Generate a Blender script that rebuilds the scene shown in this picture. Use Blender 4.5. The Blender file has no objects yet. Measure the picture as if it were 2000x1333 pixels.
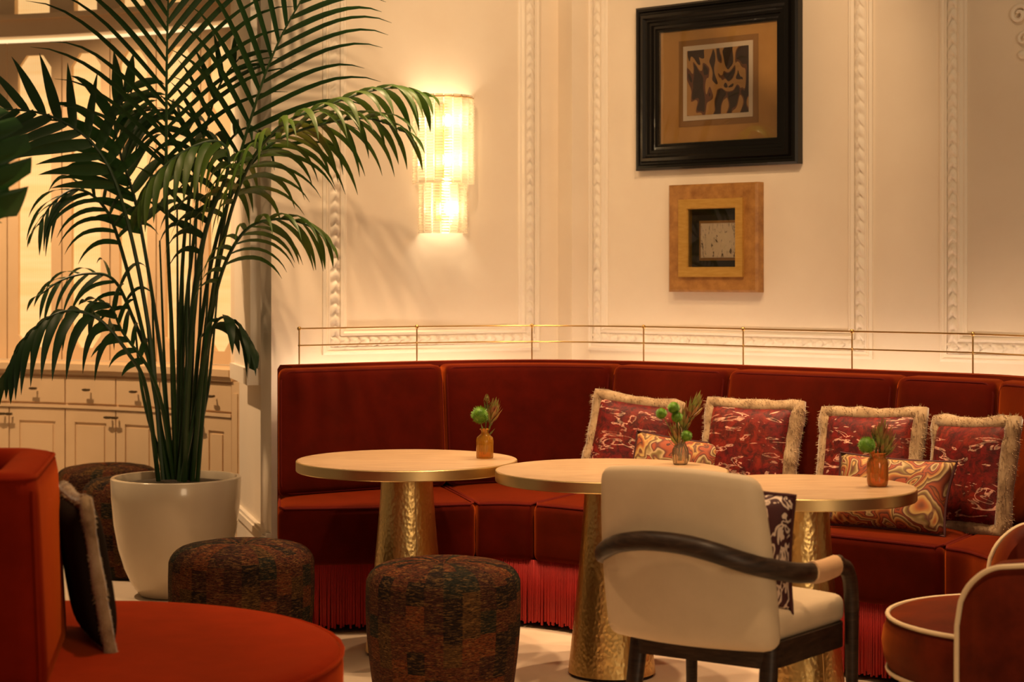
import bpy, bmesh, math, random
from mathutils import Vector, Matrix
random.seed(7)
S = bpy.context.scene
COL = S.collection
PI = math.pi
V = Vector

# ------------------------------------------------------------------ camera
HC, FPX, HOR = 1.46, 3600.0, 540.0          # camera height, focal length in pixels, horizon row
cam_d = bpy.data.cameras.new('camera'); cam = bpy.data.objects.new('camera', cam_d); COL.objects.link(cam)
cam.location = (0, 0, HC); cam.rotation_euler = (PI/2, 0, 0)
cam_d.sensor_width = 36; cam_d.lens = FPX/2000*36
cam_d.shift_y = -(666.5-HOR)/2000
cam_d.dof.use_dof = True; cam_d.dof.focus_distance = 7.1; cam_d.dof.aperture_fstop = 3.2
cam_d.clip_end = 60
S.camera = cam
# ------------------------------------------------------------------ world / exposure / lights
w = bpy.data.worlds.new('world'); S.world = w; w.use_nodes = True
w.node_tree.nodes['Background'].inputs[0].default_value = (1.0, 0.66, 0.36, 1)
w.node_tree.nodes['Background'].inputs[1].default_value = 0.11
S.view_settings.view_transform = 'Standard'; S.view_settings.look = 'None'
S.view_settings.exposure = 0.28; S.view_settings.gamma = 1; S.view_settings.use_curve_mapping = False
WARM = (1.0, 0.63, 0.33)
def spot(x, y, z, power, ang=70, tgt=None, size=.05, col=WARM, blend=.6):
    l = bpy.data.lights.new('downlight_or_fill', 'SPOT'); l.energy = power; l.color = col  # shared by the room's downlights and the added fill spots
    l.spot_size = math.radians(ang); l.spot_blend = blend; l.shadow_soft_size = size
    o = bpy.data.objects.new('downlight_or_fill', l); COL.objects.link(o); o.location = (x, y, z)
    t = V(tgt) if tgt else V((x, y, 0))
    o.rotation_euler = (t-V((x, y, z))).to_track_quat('-Z', 'Y').to_euler()
    return o
def area(x, y, z, tgt, sx, sy, power, col=WARM):
    l = bpy.data.lights.new('window_daylight', 'AREA'); l.shape = 'RECTANGLE'; l.size = sx; l.size_y = sy
    l.energy = power; l.color = col
    o = bpy.data.objects.new('window_daylight', l); COL.objects.link(o); o.location = (x, y, z)
    o.rotation_euler = (V(tgt)-V((x, y, z))).to_track_quat('-Z', 'Y').to_euler()
    return o
spot(-0.35, 6.75, 3.6, 125, 62)
spot(0.45, 6.45, 3.6, 125, 62)
spot(1.25, 6.0, 3.6, 125, 62)
spot(-1.1, 5.0, 3.6, 150, 65)
spot(0.10, 7.75, 3.6, 190, 56)
spot(-0.62, 7.75, 3.6, 190, 50)
spot(0.85, 7.25, 3.6, 170, 50)
spot(1.5, 6.75, 3.6, 190, 54)
spot(-1.5, 7.5, 3.6, 60, 70)
spot(-3.1, 8.7, 3.6, 330, 80, (-2.05, 9.95, .7))  # added fill spot, out of view, brightens the bay and its cabinets
spot(-0.5, 6.4, 3.6, 90, 75, (-0.35, 8.75, 1.7))  # added wall-wash fill, raises the left back wall
spot(0.7, 6.3, 3.6, 90, 75, (.55, 8.9, 1.8))  # added wall-wash fill, raises the wall around the corner
spot(1.3, 5.6, 3.6, 25, 75, (1.7, 7.9, 1.5))  # added weak wall-wash fill for the right wall
spot(.35, 4.1, 3.6, 150, 50, (.5, 5.3, .6))  # added fill spot, lifts the back of the cream armchair
area(2.6, -1.0, 2.3, (0.2, 7.5, 1.2), 1.6, 2.4, 70, (1.0, 0.70, 0.42))     # tall windows behind the photographer

# ------------------------------------------------------------------ materials
def mat(name, col=(.8, .8, .8), rough=.5, metal=0.0, sheen=0.0, sheen_col=None, spec=.5, coat=0.0):
    m = bpy.data.materials.new(name); m.use_nodes = True
    b = m.node_tree.nodes['Principled BSDF']
    b.inputs['Base Color'].default_value = (*col, 1); b.inputs['Roughness'].default_value = rough
    b.inputs['Metallic'].default_value = metal; b.inputs['Specular IOR Level'].default_value = spec
    b.inputs['Sheen Weight'].default_value = sheen; b.inputs['Coat Weight'].default_value = coat
    if sheen_col: b.inputs['Sheen Tint'].default_value = (*sheen_col, 1)
    b.inputs['Sheen Roughness'].default_value = .45
    return m
class NT:
    def __init__(s, m): s.t = m.node_tree; s.n = s.t.nodes; s.b = s.n['Principled BSDF']
    def add(s, typ, **kw):
        n = s.n.new(typ)
        for k, v in kw.items():
            if k.startswith('i_'):
                key = k[2:]; key = int(key) if key.isdigit() else key.replace('_', ' ')
                n.inputs[key].default_value = v
            else: setattr(n, k, v)
        return n
    def link(s, a, ao, b, bi): s.t.links.new(a.outputs[ao], b.inputs[bi])
    def coord(s, scale=(1, 1, 1), out='Object', rot=(0, 0, 0)):
        c = s.add('ShaderNodeTexCoord'); m = s.add('ShaderNodeMapping')
        m.inputs['Scale'].default_value = scale; m.inputs['Rotation'].default_value = rot
        s.link(c, out, m, 'Vector'); return m
    def noise(s, vec, scale, detail=4, rough=.6, dist=0):
        n = s.add('ShaderNodeTexNoise'); n.inputs['Scale'].default_value = scale; n.inputs['Detail'].default_value = detail
        n.inputs['Roughness'].default_value = rough; n.inputs['Distortion'].default_value = dist
        if vec: s.link(vec, 0, n, 'Vector')
        return n
    def ramp(s, stops, interp='LINEAR'):
        r = s.add('ShaderNodeValToRGB'); r.color_ramp.interpolation = interp
        el = r.color_ramp.elements
        while len(el) < len(stops): el.new(.5)
        for e, (p, c) in zip(el, stops): e.position = p; e.color = (*c, 1)
        return r
    def bump(s, src, out, strength=.3, dist=.01):
        b = s.add('ShaderNodeBump'); b.inputs['Strength'].default_value = strength; b.inputs['Distance'].default_value = dist
        s.link(src, out, b, 'Height'); s.link(b, 0, s.b, 'Normal'); return b
def varied(name, c1, c2, scale=6, rough=.5, bump=.1, bscale=60, bdist=.002, stretch=(1, 1, 1), **kw):
    m = mat(name, c1, rough, **kw); t = NT(m); c = t.coord(stretch)
    n = t.noise(c, scale); r = t.ramp([(.3, c1), (.7, c2)]); t.link(n, 'Fac', r, 0); t.link(r, 0, t.b, 'Base Color')
    if bump:
        n2 = t.noise(c, bscale, 3); t.bump(n2, 'Fac', bump, bdist)
    return m
M = {}
M['wall'] = varied('plaster_paint', (.80, .70, .57), (.84, .75, .62), 3, .75, .08, 90)
M['trimw'] = varied('trim_paint', (.86, .78, .66), (.88, .81, .70), 5, .55, .05, 120)
M['wood_w'] = varied('painted_joinery', (.72, .52, .31), (.76, .56, .35), 4, .5, .05, 80)
M['floor'] = varied('pale_stone', (.62, .50, .37), (.74, .61, .47), 2.2, .38, .03, 30)
def velvet(name, c1, c2, sh):
    m = varied(name, c1, c2, 9, .85, .15, 25, .004, sheen=.65, sheen_col=sh, spec=.05); return m
M['velvet'] = velvet('red_velvet', (.040, .0014, .0006), (.066, .0026, .0008), (1.0, .17, .022))
M['velvet_o'] = velvet('rust_velvet', (.18, .0090, .0016), (.24, .013, .0022), (.6, .10, .012))
M['velvet_b'] = varied('crushed_rust_velvet', (.042, .0035, .0010), (.13, .013, .0025), 7, .6, .2, 22, .004, sheen=.45, sheen_col=(.8, .20, .03), spec=.1)
M['pipe_r'] = mat('red_piping', (.07, .003, .002), .8, sheen=.5, sheen_col=(.5, .07, .02), spec=.1)
M['pipe_c'] = mat('cream_piping', (.72, .55, .34), .6)
M['fringe'] = varied('red_fringe', (.30, .0060, .0036), (.40, .0090, .0055), 30, .7, 0, stretch=(1, 1, .1))
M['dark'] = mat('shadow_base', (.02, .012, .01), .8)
M['brass'] = mat('brass', (.72, .47, .16), .28, 1.0)
M['brassb'] = mat('brushed_brass', (.83, .62, .30), .33, 1.0)
M['bronze'] = mat('dark_bronze', (.10, .07, .035), .4, .8)
# hammered gold
m = mat('hammered_gold', (.78, .55, .22), .34, 1.0); t = NT(m); c = t.coord((1, 1, .8))
v = t.add('ShaderNodeTexVoronoi', feature='SMOOTH_F1', i_Scale=80.0); v.inputs['Smoothness'].default_value = .6; t.link(c, 0, v, 'Vector')
t.bump(v, 'Distance', .30, .005); M['hammer'] = m
# table top: pale limed oak stone look
m = mat('pale_oak', (.80, .60, .38), .32); t = NT(m); c = t.coord((1.2, 14, 1), rot=(0, 0, .15))
n = t.noise(c, 5, 6, .6, .4); r = t.ramp([(.32, (.30, .18, .09)), (.5, (.45, .30, .17)), (.7, (.53, .37, .21))])
t.link(n, 'Fac', r, 0); t.link(r, 0, t.b, 'Base Color'); M['oak'] = m
M['cream'] = varied('cream_leather', (.60, .47, .31), (.65, .51, .34), 12, .55, .08, 220, .001)
M['tan'] = varied('tan_leather', (.70, .42, .22), (.76, .48, .26), 15, .45, .06, 200, .001)
m = mat('dark_walnut', (.05, .03, .02), .42, spec=.3); t = NT(m); c = t.coord((3, 3, 22), rot=(.2, .3, 0))
n = t.noise(c, 4, 5, .6, 1.0); r = t.ramp([(.3, (.014, .008, .005)), (.55, (.036, .019, .011)), (.8, (.075, .042, .025))])
t.link(n, 'Fac', r, 0); t.link(r, 0, t.b, 'Base Color'); M['walnut'] = m
# patchwork pouf fabric (cylindrical patches)
m = mat('patchwork_fabric', (.1, .05, .02), .9, spec=.15); t = NT(m)
c = t.add('ShaderNodeTexCoord'); sx = t.add('ShaderNodeSeparateXYZ'); t.link(c, 'Object', sx, 0)
at = t.add('ShaderNodeMath', operation='ARCTAN2'); t.link(sx, 1, at, 0); t.link(sx, 0, at, 1)
au = t.add('ShaderNodeMath', operation='MULTIPLY', i_1=26/(2*PI)); t.link(at, 0, au, 0)
af = t.add('ShaderNodeMath', operation='FLOOR'); t.link(au, 0, af, 0)
zu = t.add('ShaderNodeMath', operation='MULTIPLY', i_1=13.0); t.link(sx, 2, zu, 0)
jit = t.add('ShaderNodeTexWhiteNoise', noise_dimensions='1D'); t.link(af, 0, jit, 'W')
za = t.add('ShaderNodeMath', operation='ADD'); t.link(zu, 0, za, 0); t.link(jit, 0, za, 1)
zf = t.add('ShaderNodeMath', operation='FLOOR'); t.link(za, 0, zf, 0)
cb = t.add('ShaderNodeCombineXYZ'); t.link(af, 0, cb, 0); t.link(zf, 0, cb, 1)
oi = t.add('ShaderNodeObjectInfo'); t.link(oi, 'Random', cb, 2)
wn = t.add('ShaderNodeTexWhiteNoise', noise_dimensions='3D'); t.link(cb, 0, wn, 'Vector')
rp = t.ramp([(0, (.010, .004, .003)), (.15, (.070, .017, .006)), (.40, (.11, .026, .006)), (.6, (.035, .009, .005)), (.78, (.012, .012, .007)), (.87, (.065, .028, .007))], 'CONSTANT')
t.link(wn, 0, rp, 0)
cy = t.add('ShaderNodeCombineXYZ'); t.link(at, 0, cy, 0); t.link(sx, 2, cy, 1)
mp = t.add('ShaderNodeMapping'); mp.inputs['Scale'].default_value = (5, 60, 1); t.link(cy, 0, mp, 0)
oc = t.add('ShaderNodeMapping'); oc.inputs['Scale'].default_value = (16, 16, 90); t.link(c, 'Object', oc, 0)
st = t.noise(oc, 2.2, 8, .75, .5)
r2 = t.ramp([(.50, (0, 0, 0)), (.58, (.6, .6, .6)), (.70, (1, 1, 1))]); t.link(st, 'Fac', r2, 0)
mx = t.add('ShaderNodeMix', data_type='RGBA', blend_type='MIX'); t.link(r2, 0, mx, 0); t.link(rp, 0, mx, 6)
gold = t.add('ShaderNodeMix', data_type='RGBA', blend_type='MIX'); gold.inputs[0].default_value = .5
gold.inputs[7].default_value = (.30, .155, .045, 1); t.link(rp, 0, gold, 6); t.link(gold, 2, mx, 7)
dk = t.noise(oc, 5.0, 5, .7); r3 = t.ramp([(.40, (.08, .08, .08)), (.56, (1, 1, 1))]); t.link(dk, 'Fac', r3, 0)
mu = t.add('ShaderNodeMix', data_type='RGBA', blend_type='MULTIPLY'); mu.inputs[0].default_value = 1; t.link(mx, 2, mu, 6); t.link(r3, 0, mu, 7)
t.link(mu, 2, t.b, 'Base Color'); t.bump(st, 'Fac', .4, .004); M['patch'] = m
# pillow fabrics
def kilim(name, base, lite, mid, sc):
    m = mat(name, base, .6, spec=.3); t = NT(m); c0 = t.coord((1, 1, 1)); ob = t.add('ShaderNodeObjectInfo'); mu_ = t.add('ShaderNodeMath', operation='MULTIPLY', i_1=17.0); t.link(ob, 'Random', mu_, 0); c = t.add('ShaderNodeVectorMath', operation='ADD'); t.link(c0, 0, c, 0); t.link(mu_, 0, c, 1)
    mp = t.add('ShaderNodeMapping'); mp.inputs['Scale'].default_value = (5*sc, 5*sc, 16*sc); t.link(c, 0, mp, 0)
    n = t.noise(mp, 1.9, 2.5, .65, 1.4); r = t.ramp([(.0, base), (.575, base), (.585, lite), (.63, lite), (.64, base)]); t.link(n, 'Fac', r, 0)
    n2 = t.noise(c, 30, 4, .7, .6); r2 = t.ramp([(.40, (.35, .35, .35)), (.62, (1.5, 1.2, 1.2))]); t.link(n2, 'Fac', r2, 0)
    n3 = t.noise(c, 7, 2); r3 = t.ramp([(.45, (0, 0, 0)), (.6, (1, 1, 1))]); t.link(n3, 'Fac', r3, 0)
    a = t.add('ShaderNodeMix', data_type='RGBA'); a.inputs[7].default_value = (*mid, 1); 
    k = t.add('ShaderNodeMath', operation='MULTIPLY', i_1=.45); t.link(r3, 0, k, 0); t.link(k, 0, a, 0); t.link(r, 0, a, 6)
    mu = t.add('ShaderNodeMix', data_type='RGBA', blend_type='MULTIPLY'); mu.inputs[0].default_value = .9; t.link(a, 2, mu, 6); t.link(r2, 0, mu, 7)
    t.link(mu, 2, t.b, 'Base Color'); t.bump(n2, 'Fac', .3, .004); return m
M['kilim'] = kilim('red_woven_pattern', (.115, .0034, .003), (.60, .38, .27), (.20, .024, .006), .75)
m = mat('paisley_print', (.4, .2, .08), .7); t = NT(m); c0 = t.coord(); ob = t.add('ShaderNodeObjectInfo'); mu_ = t.add('ShaderNodeMath', operation='MULTIPLY', i_1=9.0); t.link(ob, 'Random', mu_, 0); c = t.add('ShaderNodeVectorMath', operation='ADD'); t.link(c0, 0, c, 0); t.link(mu_, 0, c, 1)
n0 = t.noise(c, 5, 2, .5, 1.2); ad = t.add('ShaderNodeMix', data_type='RGBA', blend_type='LINEAR_LIGHT'); ad.inputs[0].default_value = .12
t.link(c, 0, ad, 6); t.link(n0, 'Color', ad, 7)
wv = t.add('ShaderNodeTexVoronoi', feature='F1', i_Scale=9.0); t.link(ad, 2, wv, 'Vector')
mm = t.add('ShaderNodeMath', operation='MULTIPLY', i_1=2.6); t.link(wv, 'Distance', mm, 0)
fr = t.add('ShaderNodeMath', operation='FRACT'); t.link(mm, 0, fr, 0)
r = t.ramp([(0, (.05, .008, .006)), (.16, (.36, .10, .02)), (.34, (.50, .32, .10)), (.42, (.12, .03, .015)), (.55, (.20, .13, .035)), (.68, (.52, .36, .17)), (.76, (.10, .02, .01)), (.9, (.32, .06, .015))]); t.link(fr, 0, r, 0)
t.link(r, 0, t.b, 'Base Color'); M['paisley'] = m
m = mat('burgundy_white_maze', (.1, .01, .012), .7); t = NT(m); c = t.coord((1, 1, .55), rot=(0, .3, 0))
n = t.noise(c, 22, 1, .4, 2.2); ab = t.ramp([(.44, (.05, .006, .008)), (.455, (.70, .54, .42)), (.55, (.70, .54, .42)), (.565, (.05, .006, .008))]); t.link(n, 'Fac', ab, 0)
t.link(ab, 0, t.b, 'Base Color'); M['maze'] = m
m = mat('tan_faux_fur', (.5, .35, .2), .8, sheen=.5); t = NT(m); c = t.coord(); n = t.noise(c, 14, 3)
r = t.ramp([(.35, (.20, .115, .05)), (.5, (.38, .25, .125)), (.7, (.50, .36, .21))]); t.link(n, 'Fac', r, 0); t.link(r, 0, t.b, 'Base Color'); M['fur'] = m
M['burg'] = mat('burgundy_cloth', (.05, .006, .008), .8)
M['olive'] = mat('dark_pillow_cloth', (.022, .014, .008), .9, spec=.1)
# plants
def leafmat(name, c1, c2, c3=None, sc=3.0):
    m = mat(name, c1, .42, spec=.4); t = NT(m); c = t.coord(); n = t.noise(c, sc, 2)
    r = t.ramp([(.35, c1), (.6, c2)] + ([(.72, c3)] if c3 else [])); t.link(n, 'Fac', r, 0); t.link(r, 0, t.b, 'Base Color')
    tr = t.add('ShaderNodeBsdfTranslucent'); t.link(r, 0, tr, 'Color')
    ms = t.add('ShaderNodeMixShader', i_0=.25); o = t.n['Material Output']
    t.link(t.b, 0, ms, 1); t.link(tr, 0, ms, 2); t.link(ms, 0, o, 0); return m
M['leaf'] = leafmat('palm_leaf', (.008, .034, .009), (.016, .055, .012))
M['leaf_lit'] = leafmat('palm_leaf_lit', (.030, .085, .010), (.075, .125, .016), (.15, .14, .022))  # lit copy of the palm leaf: light on some fronds put into the colour
M['stem'] = varied('palm_stem', (.010, .036, .009), (.022, .06, .014), 5, .4, 0)
M['brownleaf'] = mat('dry_leaf', (.16, .06, .02), .7)
M['monst'] = leafmat('monstera_leaf', (.016, .06, .016), (.03, .10, .022))
M['soil'] = varied('soil', (.015, .010, .006), (.06, .04, .022), 60, .9, .8, 80, .01)
M['pot'] = varied('glazed_ceramic', (.52, .43, .31), (.56, .47, .34), 4, .18, 0, coat=.4)
M['pom'] = leafmat('green_bloom', (.11, .26, .02), (.20, .40, .04), sc=60)
M['protea'] = leafmat('pink_green_bract', (.30, .10, .05), (.24, .26, .06), sc=25)
M['fstem'] = mat('flower_stem', (.12, .16, .04), .5)
def glass(name, col, rough=.05, alpha=.45):
    m = mat(name, col, rough); t = NT(m); t.b.inputs['Transmission Weight'].default_value = 0
    tr = t.add('ShaderNodeBsdfTransparent'); tr.inputs[0].default_value = (*[min(1, x) for x in col], 1)
    gl = t.add('ShaderNodeBsdfGlossy'); gl.inputs['Roughness'].default_value = rough; gl.inputs[0].default_value = (1, .95, .85, 1)
    fw = t.add('ShaderNodeFresnel', i_0=1.5)
    ms = t.add('ShaderNodeMixShader'); t.link(fw, 0, ms, 0); t.link(tr, 0, ms, 1); t.link(gl, 0, ms, 2)
    m2 = t.add('ShaderNodeMixShader', i_0=alpha); t.link(ms, 0, m2, 1); t.link(t.b, 0, m2, 2)
    t.link(m2, 0, t.n['Material Output'], 0); return m
M['g_amber'] = glass('amber_glass', (.92, .56, .05), .06, .26)
M['g_clear'] = glass('clear_glass', (.95, .85, .70), .04, .12)
M['g_orange'] = glass('orange_glass', (.90, .42, .08), .06, .25)
M['g_pane'] = glass('picture_glass', (1, 1, 1), .02, .0)
m = glass('ribbed_glass', (1.0, .97, .90), .12, .30); M['g_rib'] = m
def emit(name, col, s):
    m = bpy.data.materials.new(name); m.use_nodes = True; t = m.node_tree; t.nodes.remove(t.nodes['Principled BSDF'])
    e = t.nodes.new('ShaderNodeEmission'); e.inputs[0].default_value = (*col, 1); e.inputs[1].default_value = s
    t.links.new(e.outputs[0], t.nodes['Material Output'].inputs[0]); return m
M['bulb'] = emit('lamp_bulb', (1, .86, .62), 22)
M['led'] = emit('led_strip', (1, .72, .46), 22)
M['daylight'] = emit('window_light', (1.0, .70, .36), 1.1)
# back-lit woven blind
m = mat('backlit_woven_cane', (.75, .55, .30), .8); t = NT(m); c = t.coord(out='UV')
wv = t.add('ShaderNodeTexWave', bands_direction='X', i_Scale=22.0); wv.inputs['Distortion'].default_value = .6; t.link(c, 0, wv, 0)
wv2 = t.add('ShaderNodeTexWave', bands_direction='Y', i_Scale=34.0); wv2.inputs['Distortion'].default_value = 1.2; wv2.inputs['Detail'].default_value = 3; t.link(c, 0, wv2, 0)
mlt = t.add('ShaderNodeMath', operation='MULTIPLY'); t.link(wv, 'Fac', mlt, 0); t.link(wv2, 'Fac', mlt, 1)
nb = t.add('ShaderNodeMapping'); nb.inputs['Scale'].default_value = (.6, 9, 1); t.link(c, 0, nb, 0); nz = t.noise(nb, 1.4, 2)
ad_ = t.add('ShaderNodeMath', operation='MULTIPLY_ADD', i_1=.55); t.link(mlt, 0, ad_, 0)
sb_ = t.add('ShaderNodeMath', operation='MULTIPLY_ADD', i_1=1.3, i_2=-.38); t.link(nz, 'Fac', sb_, 0); t.link(sb_, 0, ad_, 2)
r = t.ramp([(0, (.80, .40, .11)), (1, (1.0, .66, .30))]); t.link(ad_, 0, r, 0)
t.link(r, 0, t.b, 'Emission Color'); t.b.inputs['Emission Strength'].default_value = .80
t.b.inputs['Base Color'].default_value = (.35, .24, .12, 1); M['cane'] = m
# pictures
M['blackf'] = mat('black_lacquer', (.006, .005, .004), .25, spec=.3, coat=.15)
m = varied('burl_veneer', (.26, .11, .025), (.46, .23, .06), 22, .4, .05, 60); M['burl'] = m
M['goldf'] = varied('gilt_wood', (.52, .29, .055), (.62, .37, .09), 18, .38, .05, 80, metal=.35, stretch=(1, 1, 6))
M['mat1'] = varied('ochre_mat', (.52, .28, .075), (.60, .34, .10), 6, .7, 0)
M['mat2'] = mat('brown_mat', (.33, .17, .05), .7)
M['paper'] = mat('white_paper', (.74, .64, .50), .8)
m = mat('abstract_print', (.5, .3, .1), .8); t = NT(m); c = t.coord((1, 1, .62))
n = t.noise(c, 8.0, .6, .4, 1.6); r = t.ramp([(.0, (.06, .028, .016)), (.42, (.52, .29, .10)), (.54, (.17, .065, .03)), (.575, (.055, .027, .016))], 'CONSTANT')
t.link(n, 'Fac', r, 0); t.link(r, 0, t.b, 'Base Color'); M['print'] = m
m = mat('ink_sketch', (.7, .6, .45), .8); t = NT(m); c = t.coord((1, 1, .35), rot=(0, .5, 0))
n = t.noise(c, 38, 3, .6, 1.2); r = t.ramp([(.36, (.16, .11, .07)), (.39, (.86, .74, .56)), (.60, (.86, .74, .56)), (.625, (.30, .22, .15)), (.645, (.86, .74, .56))]); t.link(n, 'Fac', r, 0)
t.link(r, 0, t.b, 'Base Color'); M['sketch'] = m

# ------------------------------------------------------------------ mesh helpers
class MB:
    def __init__(s): s.v = []; s.f = []; s.uv = None
    def add(s, vs, fs):
        o = len(s.v); s.v += [tuple(p) for p in vs]; s.f += [tuple(i+o for i in f) for f in fs]; return s
    def box(s, x0, x1, y0, y1, z0, z1, fn=None):
        vs = [V((x, y, z)) for x in (x0, x1) for y in (y0, y1) for z in (z0, z1)]
        if fn: vs = [fn(p) for p in vs]
        return s.add(vs, [(0, 1, 3, 2), (4, 6, 7, 5), (0, 4, 5, 1), (2, 3, 7, 6), (0, 2, 6, 4), (1, 5, 7, 3)])
    def tube(s, pts, r, n=8, closed=False, caps=True, flat=None):
        pts = [V(p) for p in pts]; N = len(pts); rr = r if isinstance(r, (list, tuple)) else [r]*N
        vs, fs = [], []; prev = None
        for i, p in enumerate(pts):
            a = pts[(i-1) % N] if (closed or i > 0) else p; b = pts[(i+1) % N] if (closed or i < N-1) else p
            d = (b-a).normalized()
            if prev is None:
                u = d.cross(V((0, 0, 1)))
                if u.length < .05: u = d.cross(V((1, 0, 0)))
                u.normalize()
            else: u = (prev-d*prev.dot(d)).normalized()
            prev = u; q = d.cross(u)
            fx, fy = flat if flat else (1, 1)
            for k in range(n):
                an = 2*PI*k/n; vs.append(p+u*math.cos(an)*rr[i]*fx+q*math.sin(an)*rr[i]*fy)
        for i in range(N if closed else N-1):
            j = (i+1) % N
            for k in range(n): fs.append((i*n+k, i*n+(k+1) % n, j*n+(k+1) % n, j*n+k))
        if caps and not closed:
            fs.append(tuple(range(n-1, -1, -1))); fs.append(tuple((N-1)*n+k for k in range(n)))
        return s.add(vs, fs)
    def lathe(s, prof, n=48, c=(0, 0, 0), rad=None, cap=True):
        vs, fs = [], []; m = len(prof)
        for k in range(n):
            a = 2*PI*k/n; g = rad(a) if rad else 1
            for r, z in prof: vs.append((c[0]+r*g*math.cos(a), c[1]+r*g*math.sin(a), c[2]+z))
        for k in range(n):
            j = (k+1) % n
            for i in range(m-1): fs.append((k*m+i, j*m+i, j*m+i+1, k*m+i+1))
        if cap:
            if prof[0][0] > 1e-5: fs.append(tuple(k*m for k in range(n-1, -1, -1)))
            if prof[-1][0] > 1e-5: fs.append(tuple(k*m+m-1 for k in range(n)))
        return s.add(vs, fs)
    def grid(s, fn, nu, nv, close_u=False):
        vs = [fn(i/nu, j/nv) for i in range(nu+(0 if close_u else 1)) for j in range(nv+1)]
        fs = []
        for i in range(nu):
            i2 = (i+1) % nu if close_u else i+1
            for j in range(nv): fs.append((i*(nv+1)+j, i2*(nv+1)+j, i2*(nv+1)+j+1, i*(nv+1)+j+1))
        return s.add(vs, fs)
    def sphere(s, c, r, n=12, m=8, sc=(1, 1, 1)):
        c = V(c)
        prof = [(max(1e-6, math.sin(PI*i/m)), -math.cos(PI*i/m)) for i in range(m+1)]
        vs = [c+V((p[0]*math.cos(2*PI*k/n)*r*sc[0], p[0]*math.sin(2*PI*k/n)*r*sc[1], p[1]*r*sc[2])) for k in range(n) for p in prof]
        fs = [(k*(m+1)+i, ((k+1) % n)*(m+1)+i, ((k+1) % n)*(m+1)+i+1, k*(m+1)+i+1) for k in range(n) for i in range(m)]
        return s.add(vs, fs)
    def rbox(s, L, D, H, r, fn=None, nu=8, nv=4, nw=4, puff=0.0):
        """rounded box centred on 0; fn maps local point -> world; puff swells the big faces"""
        def ax(a, n):
            e = [(-a+r*(1-math.cos(k/3*PI/2))) for k in range(4)]
            return e[:-1]+[-(a-r)+2*(a-r)*i/n for i in range(n+1)]+[-x for x in reversed(e[:-1])]
        a, b, c = L/2, D/2, H/2
        X, Y, Z = ax(a, nu), ax(b, nv), ax(c, nw)
        idx = {}; vs = []; fs = []
        def vid(p):
            k = (round(p[0], 6), round(p[1], 6), round(p[2], 6))
            if k in idx: return idx[k]
            P = V(p); q = V((max(-(a-r), min(a-r, P.x)), max(-(b-r), min(b-r, P.y)), max(-(c-r), min(c-r, P.z))))
            d = P-q
            if d.length > 1e-9: P = q+d.normalized()*r
            if puff:
                fx, fy, fz = (1-(P.x/a)**4), (1-(P.y/b)**4), (1-(P.z/c)**4)
                P = V((P.x*(1+puff*.3*fy*fz/a*.1), P.y*(1+puff*max(0, fx*fz)), P.z*(1+puff*max(0, fx*fy))))
            idx[k] = len(vs); vs.append(fn(P) if fn else P); return idx[k]
        def face(A, B, mk, flip):
            for i in range(len(A)-1):
                for j in range(len(B)-1):
                    q = [vid(mk(A[i], B[j])), vid(mk(A[i+1], B[j])), vid(mk(A[i+1], B[j+1])), vid(mk(A[i], B[j+1]))]
                    fs.append(tuple(reversed(q)) if flip else tuple(q))
        face(X, Y, lambda p, q: (p, q, c), False); face(X, Y, lambda p, q: (p, q, -c), True)
        face(X, Z, lambda p, q: (p, -b, q), False); face(X, Z, lambda p, q: (p, b, q), True)
        face(Y, Z, lambda p, q: (a, p, q), False); face(Y, Z, lambda p, q: (-a, p, q), True)
        return s.add(vs, fs)
    def build(s, name, m, parent=None, off=None, sharp=40, kind=None, smooth=True):
        me = bpy.data.meshes.new(name)
        o0 = V(off) if off is not None else V((0, 0, 0))
        me.from_pydata([V(p)-o0 for p in s.v], [], s.f); me.validate(); me.update()
        bm = bmesh.new(); bm.from_mesh(me); bmesh.ops.recalc_face_normals(bm, faces=bm.faces); bm.to_mesh(me); bm.free()
        if smooth:
            me.shade_smooth()
            if sharp: me.set_sharp_from_angle(angle=math.radians(sharp))
        me.materials.append(M[m] if isinstance(m, str) else m)
        o = bpy.data.objects.new(name, me); COL.objects.link(o)
        if parent: o.parent = parent
        elif off is not None: o.location = o0
        if kind: o['kind'] = kind
        return o
def thing(name, label, cat, loc=(0, 0, 0), rz=0.0, group=None):
    o = bpy.data.objects.new(name, None); COL.objects.link(o); o.location = loc; o.rotation_euler = (0, 0, rz)
    o.empty_display_size = .1; o['label'] = label; o['category'] = cat
    if group: o['group'] = group
    return o
def tag(o, label, cat, group=None):
    o['label'] = label; o['category'] = cat
    if group: o['group'] = group
    return o
def struct(o): o['kind'] = 'structure'; return o
def dup(root, loc, rz, label):
    r = root.copy(); COL.objects.link(r); r.location = loc; r.rotation_euler = (0, 0, rz); r['label'] = label
    for ch in list(root.children):
        c = ch.copy(); COL.objects.link(c); c.parent = r
        for g in ch.children:
            d = g.copy(); COL.objects.link(d); d.parent = c
    return r
def P(px, py, Y): return V(((px-1000)/FPX*Y, Y, HC-(py-HOR)*Y/FPX))
def catmull(pts, n=8):
    pts = [V(p) for p in pts]; out = []
    for i in range(len(pts)-1):
        a = pts[i-1] if i else pts[0]*2-pts[1]; b, c = pts[i], pts[i+1]; d = pts[i+2] if i+2 < len(pts) else c*2-b
        for k in range(n):
            t = k/n; out.append(.5*((2*b)+(c-a)*t+(2*a-5*b+4*c-d)*t*t+(3*b-a-3*c+d)*t**3))
    out.append(pts[-1]); return out
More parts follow.
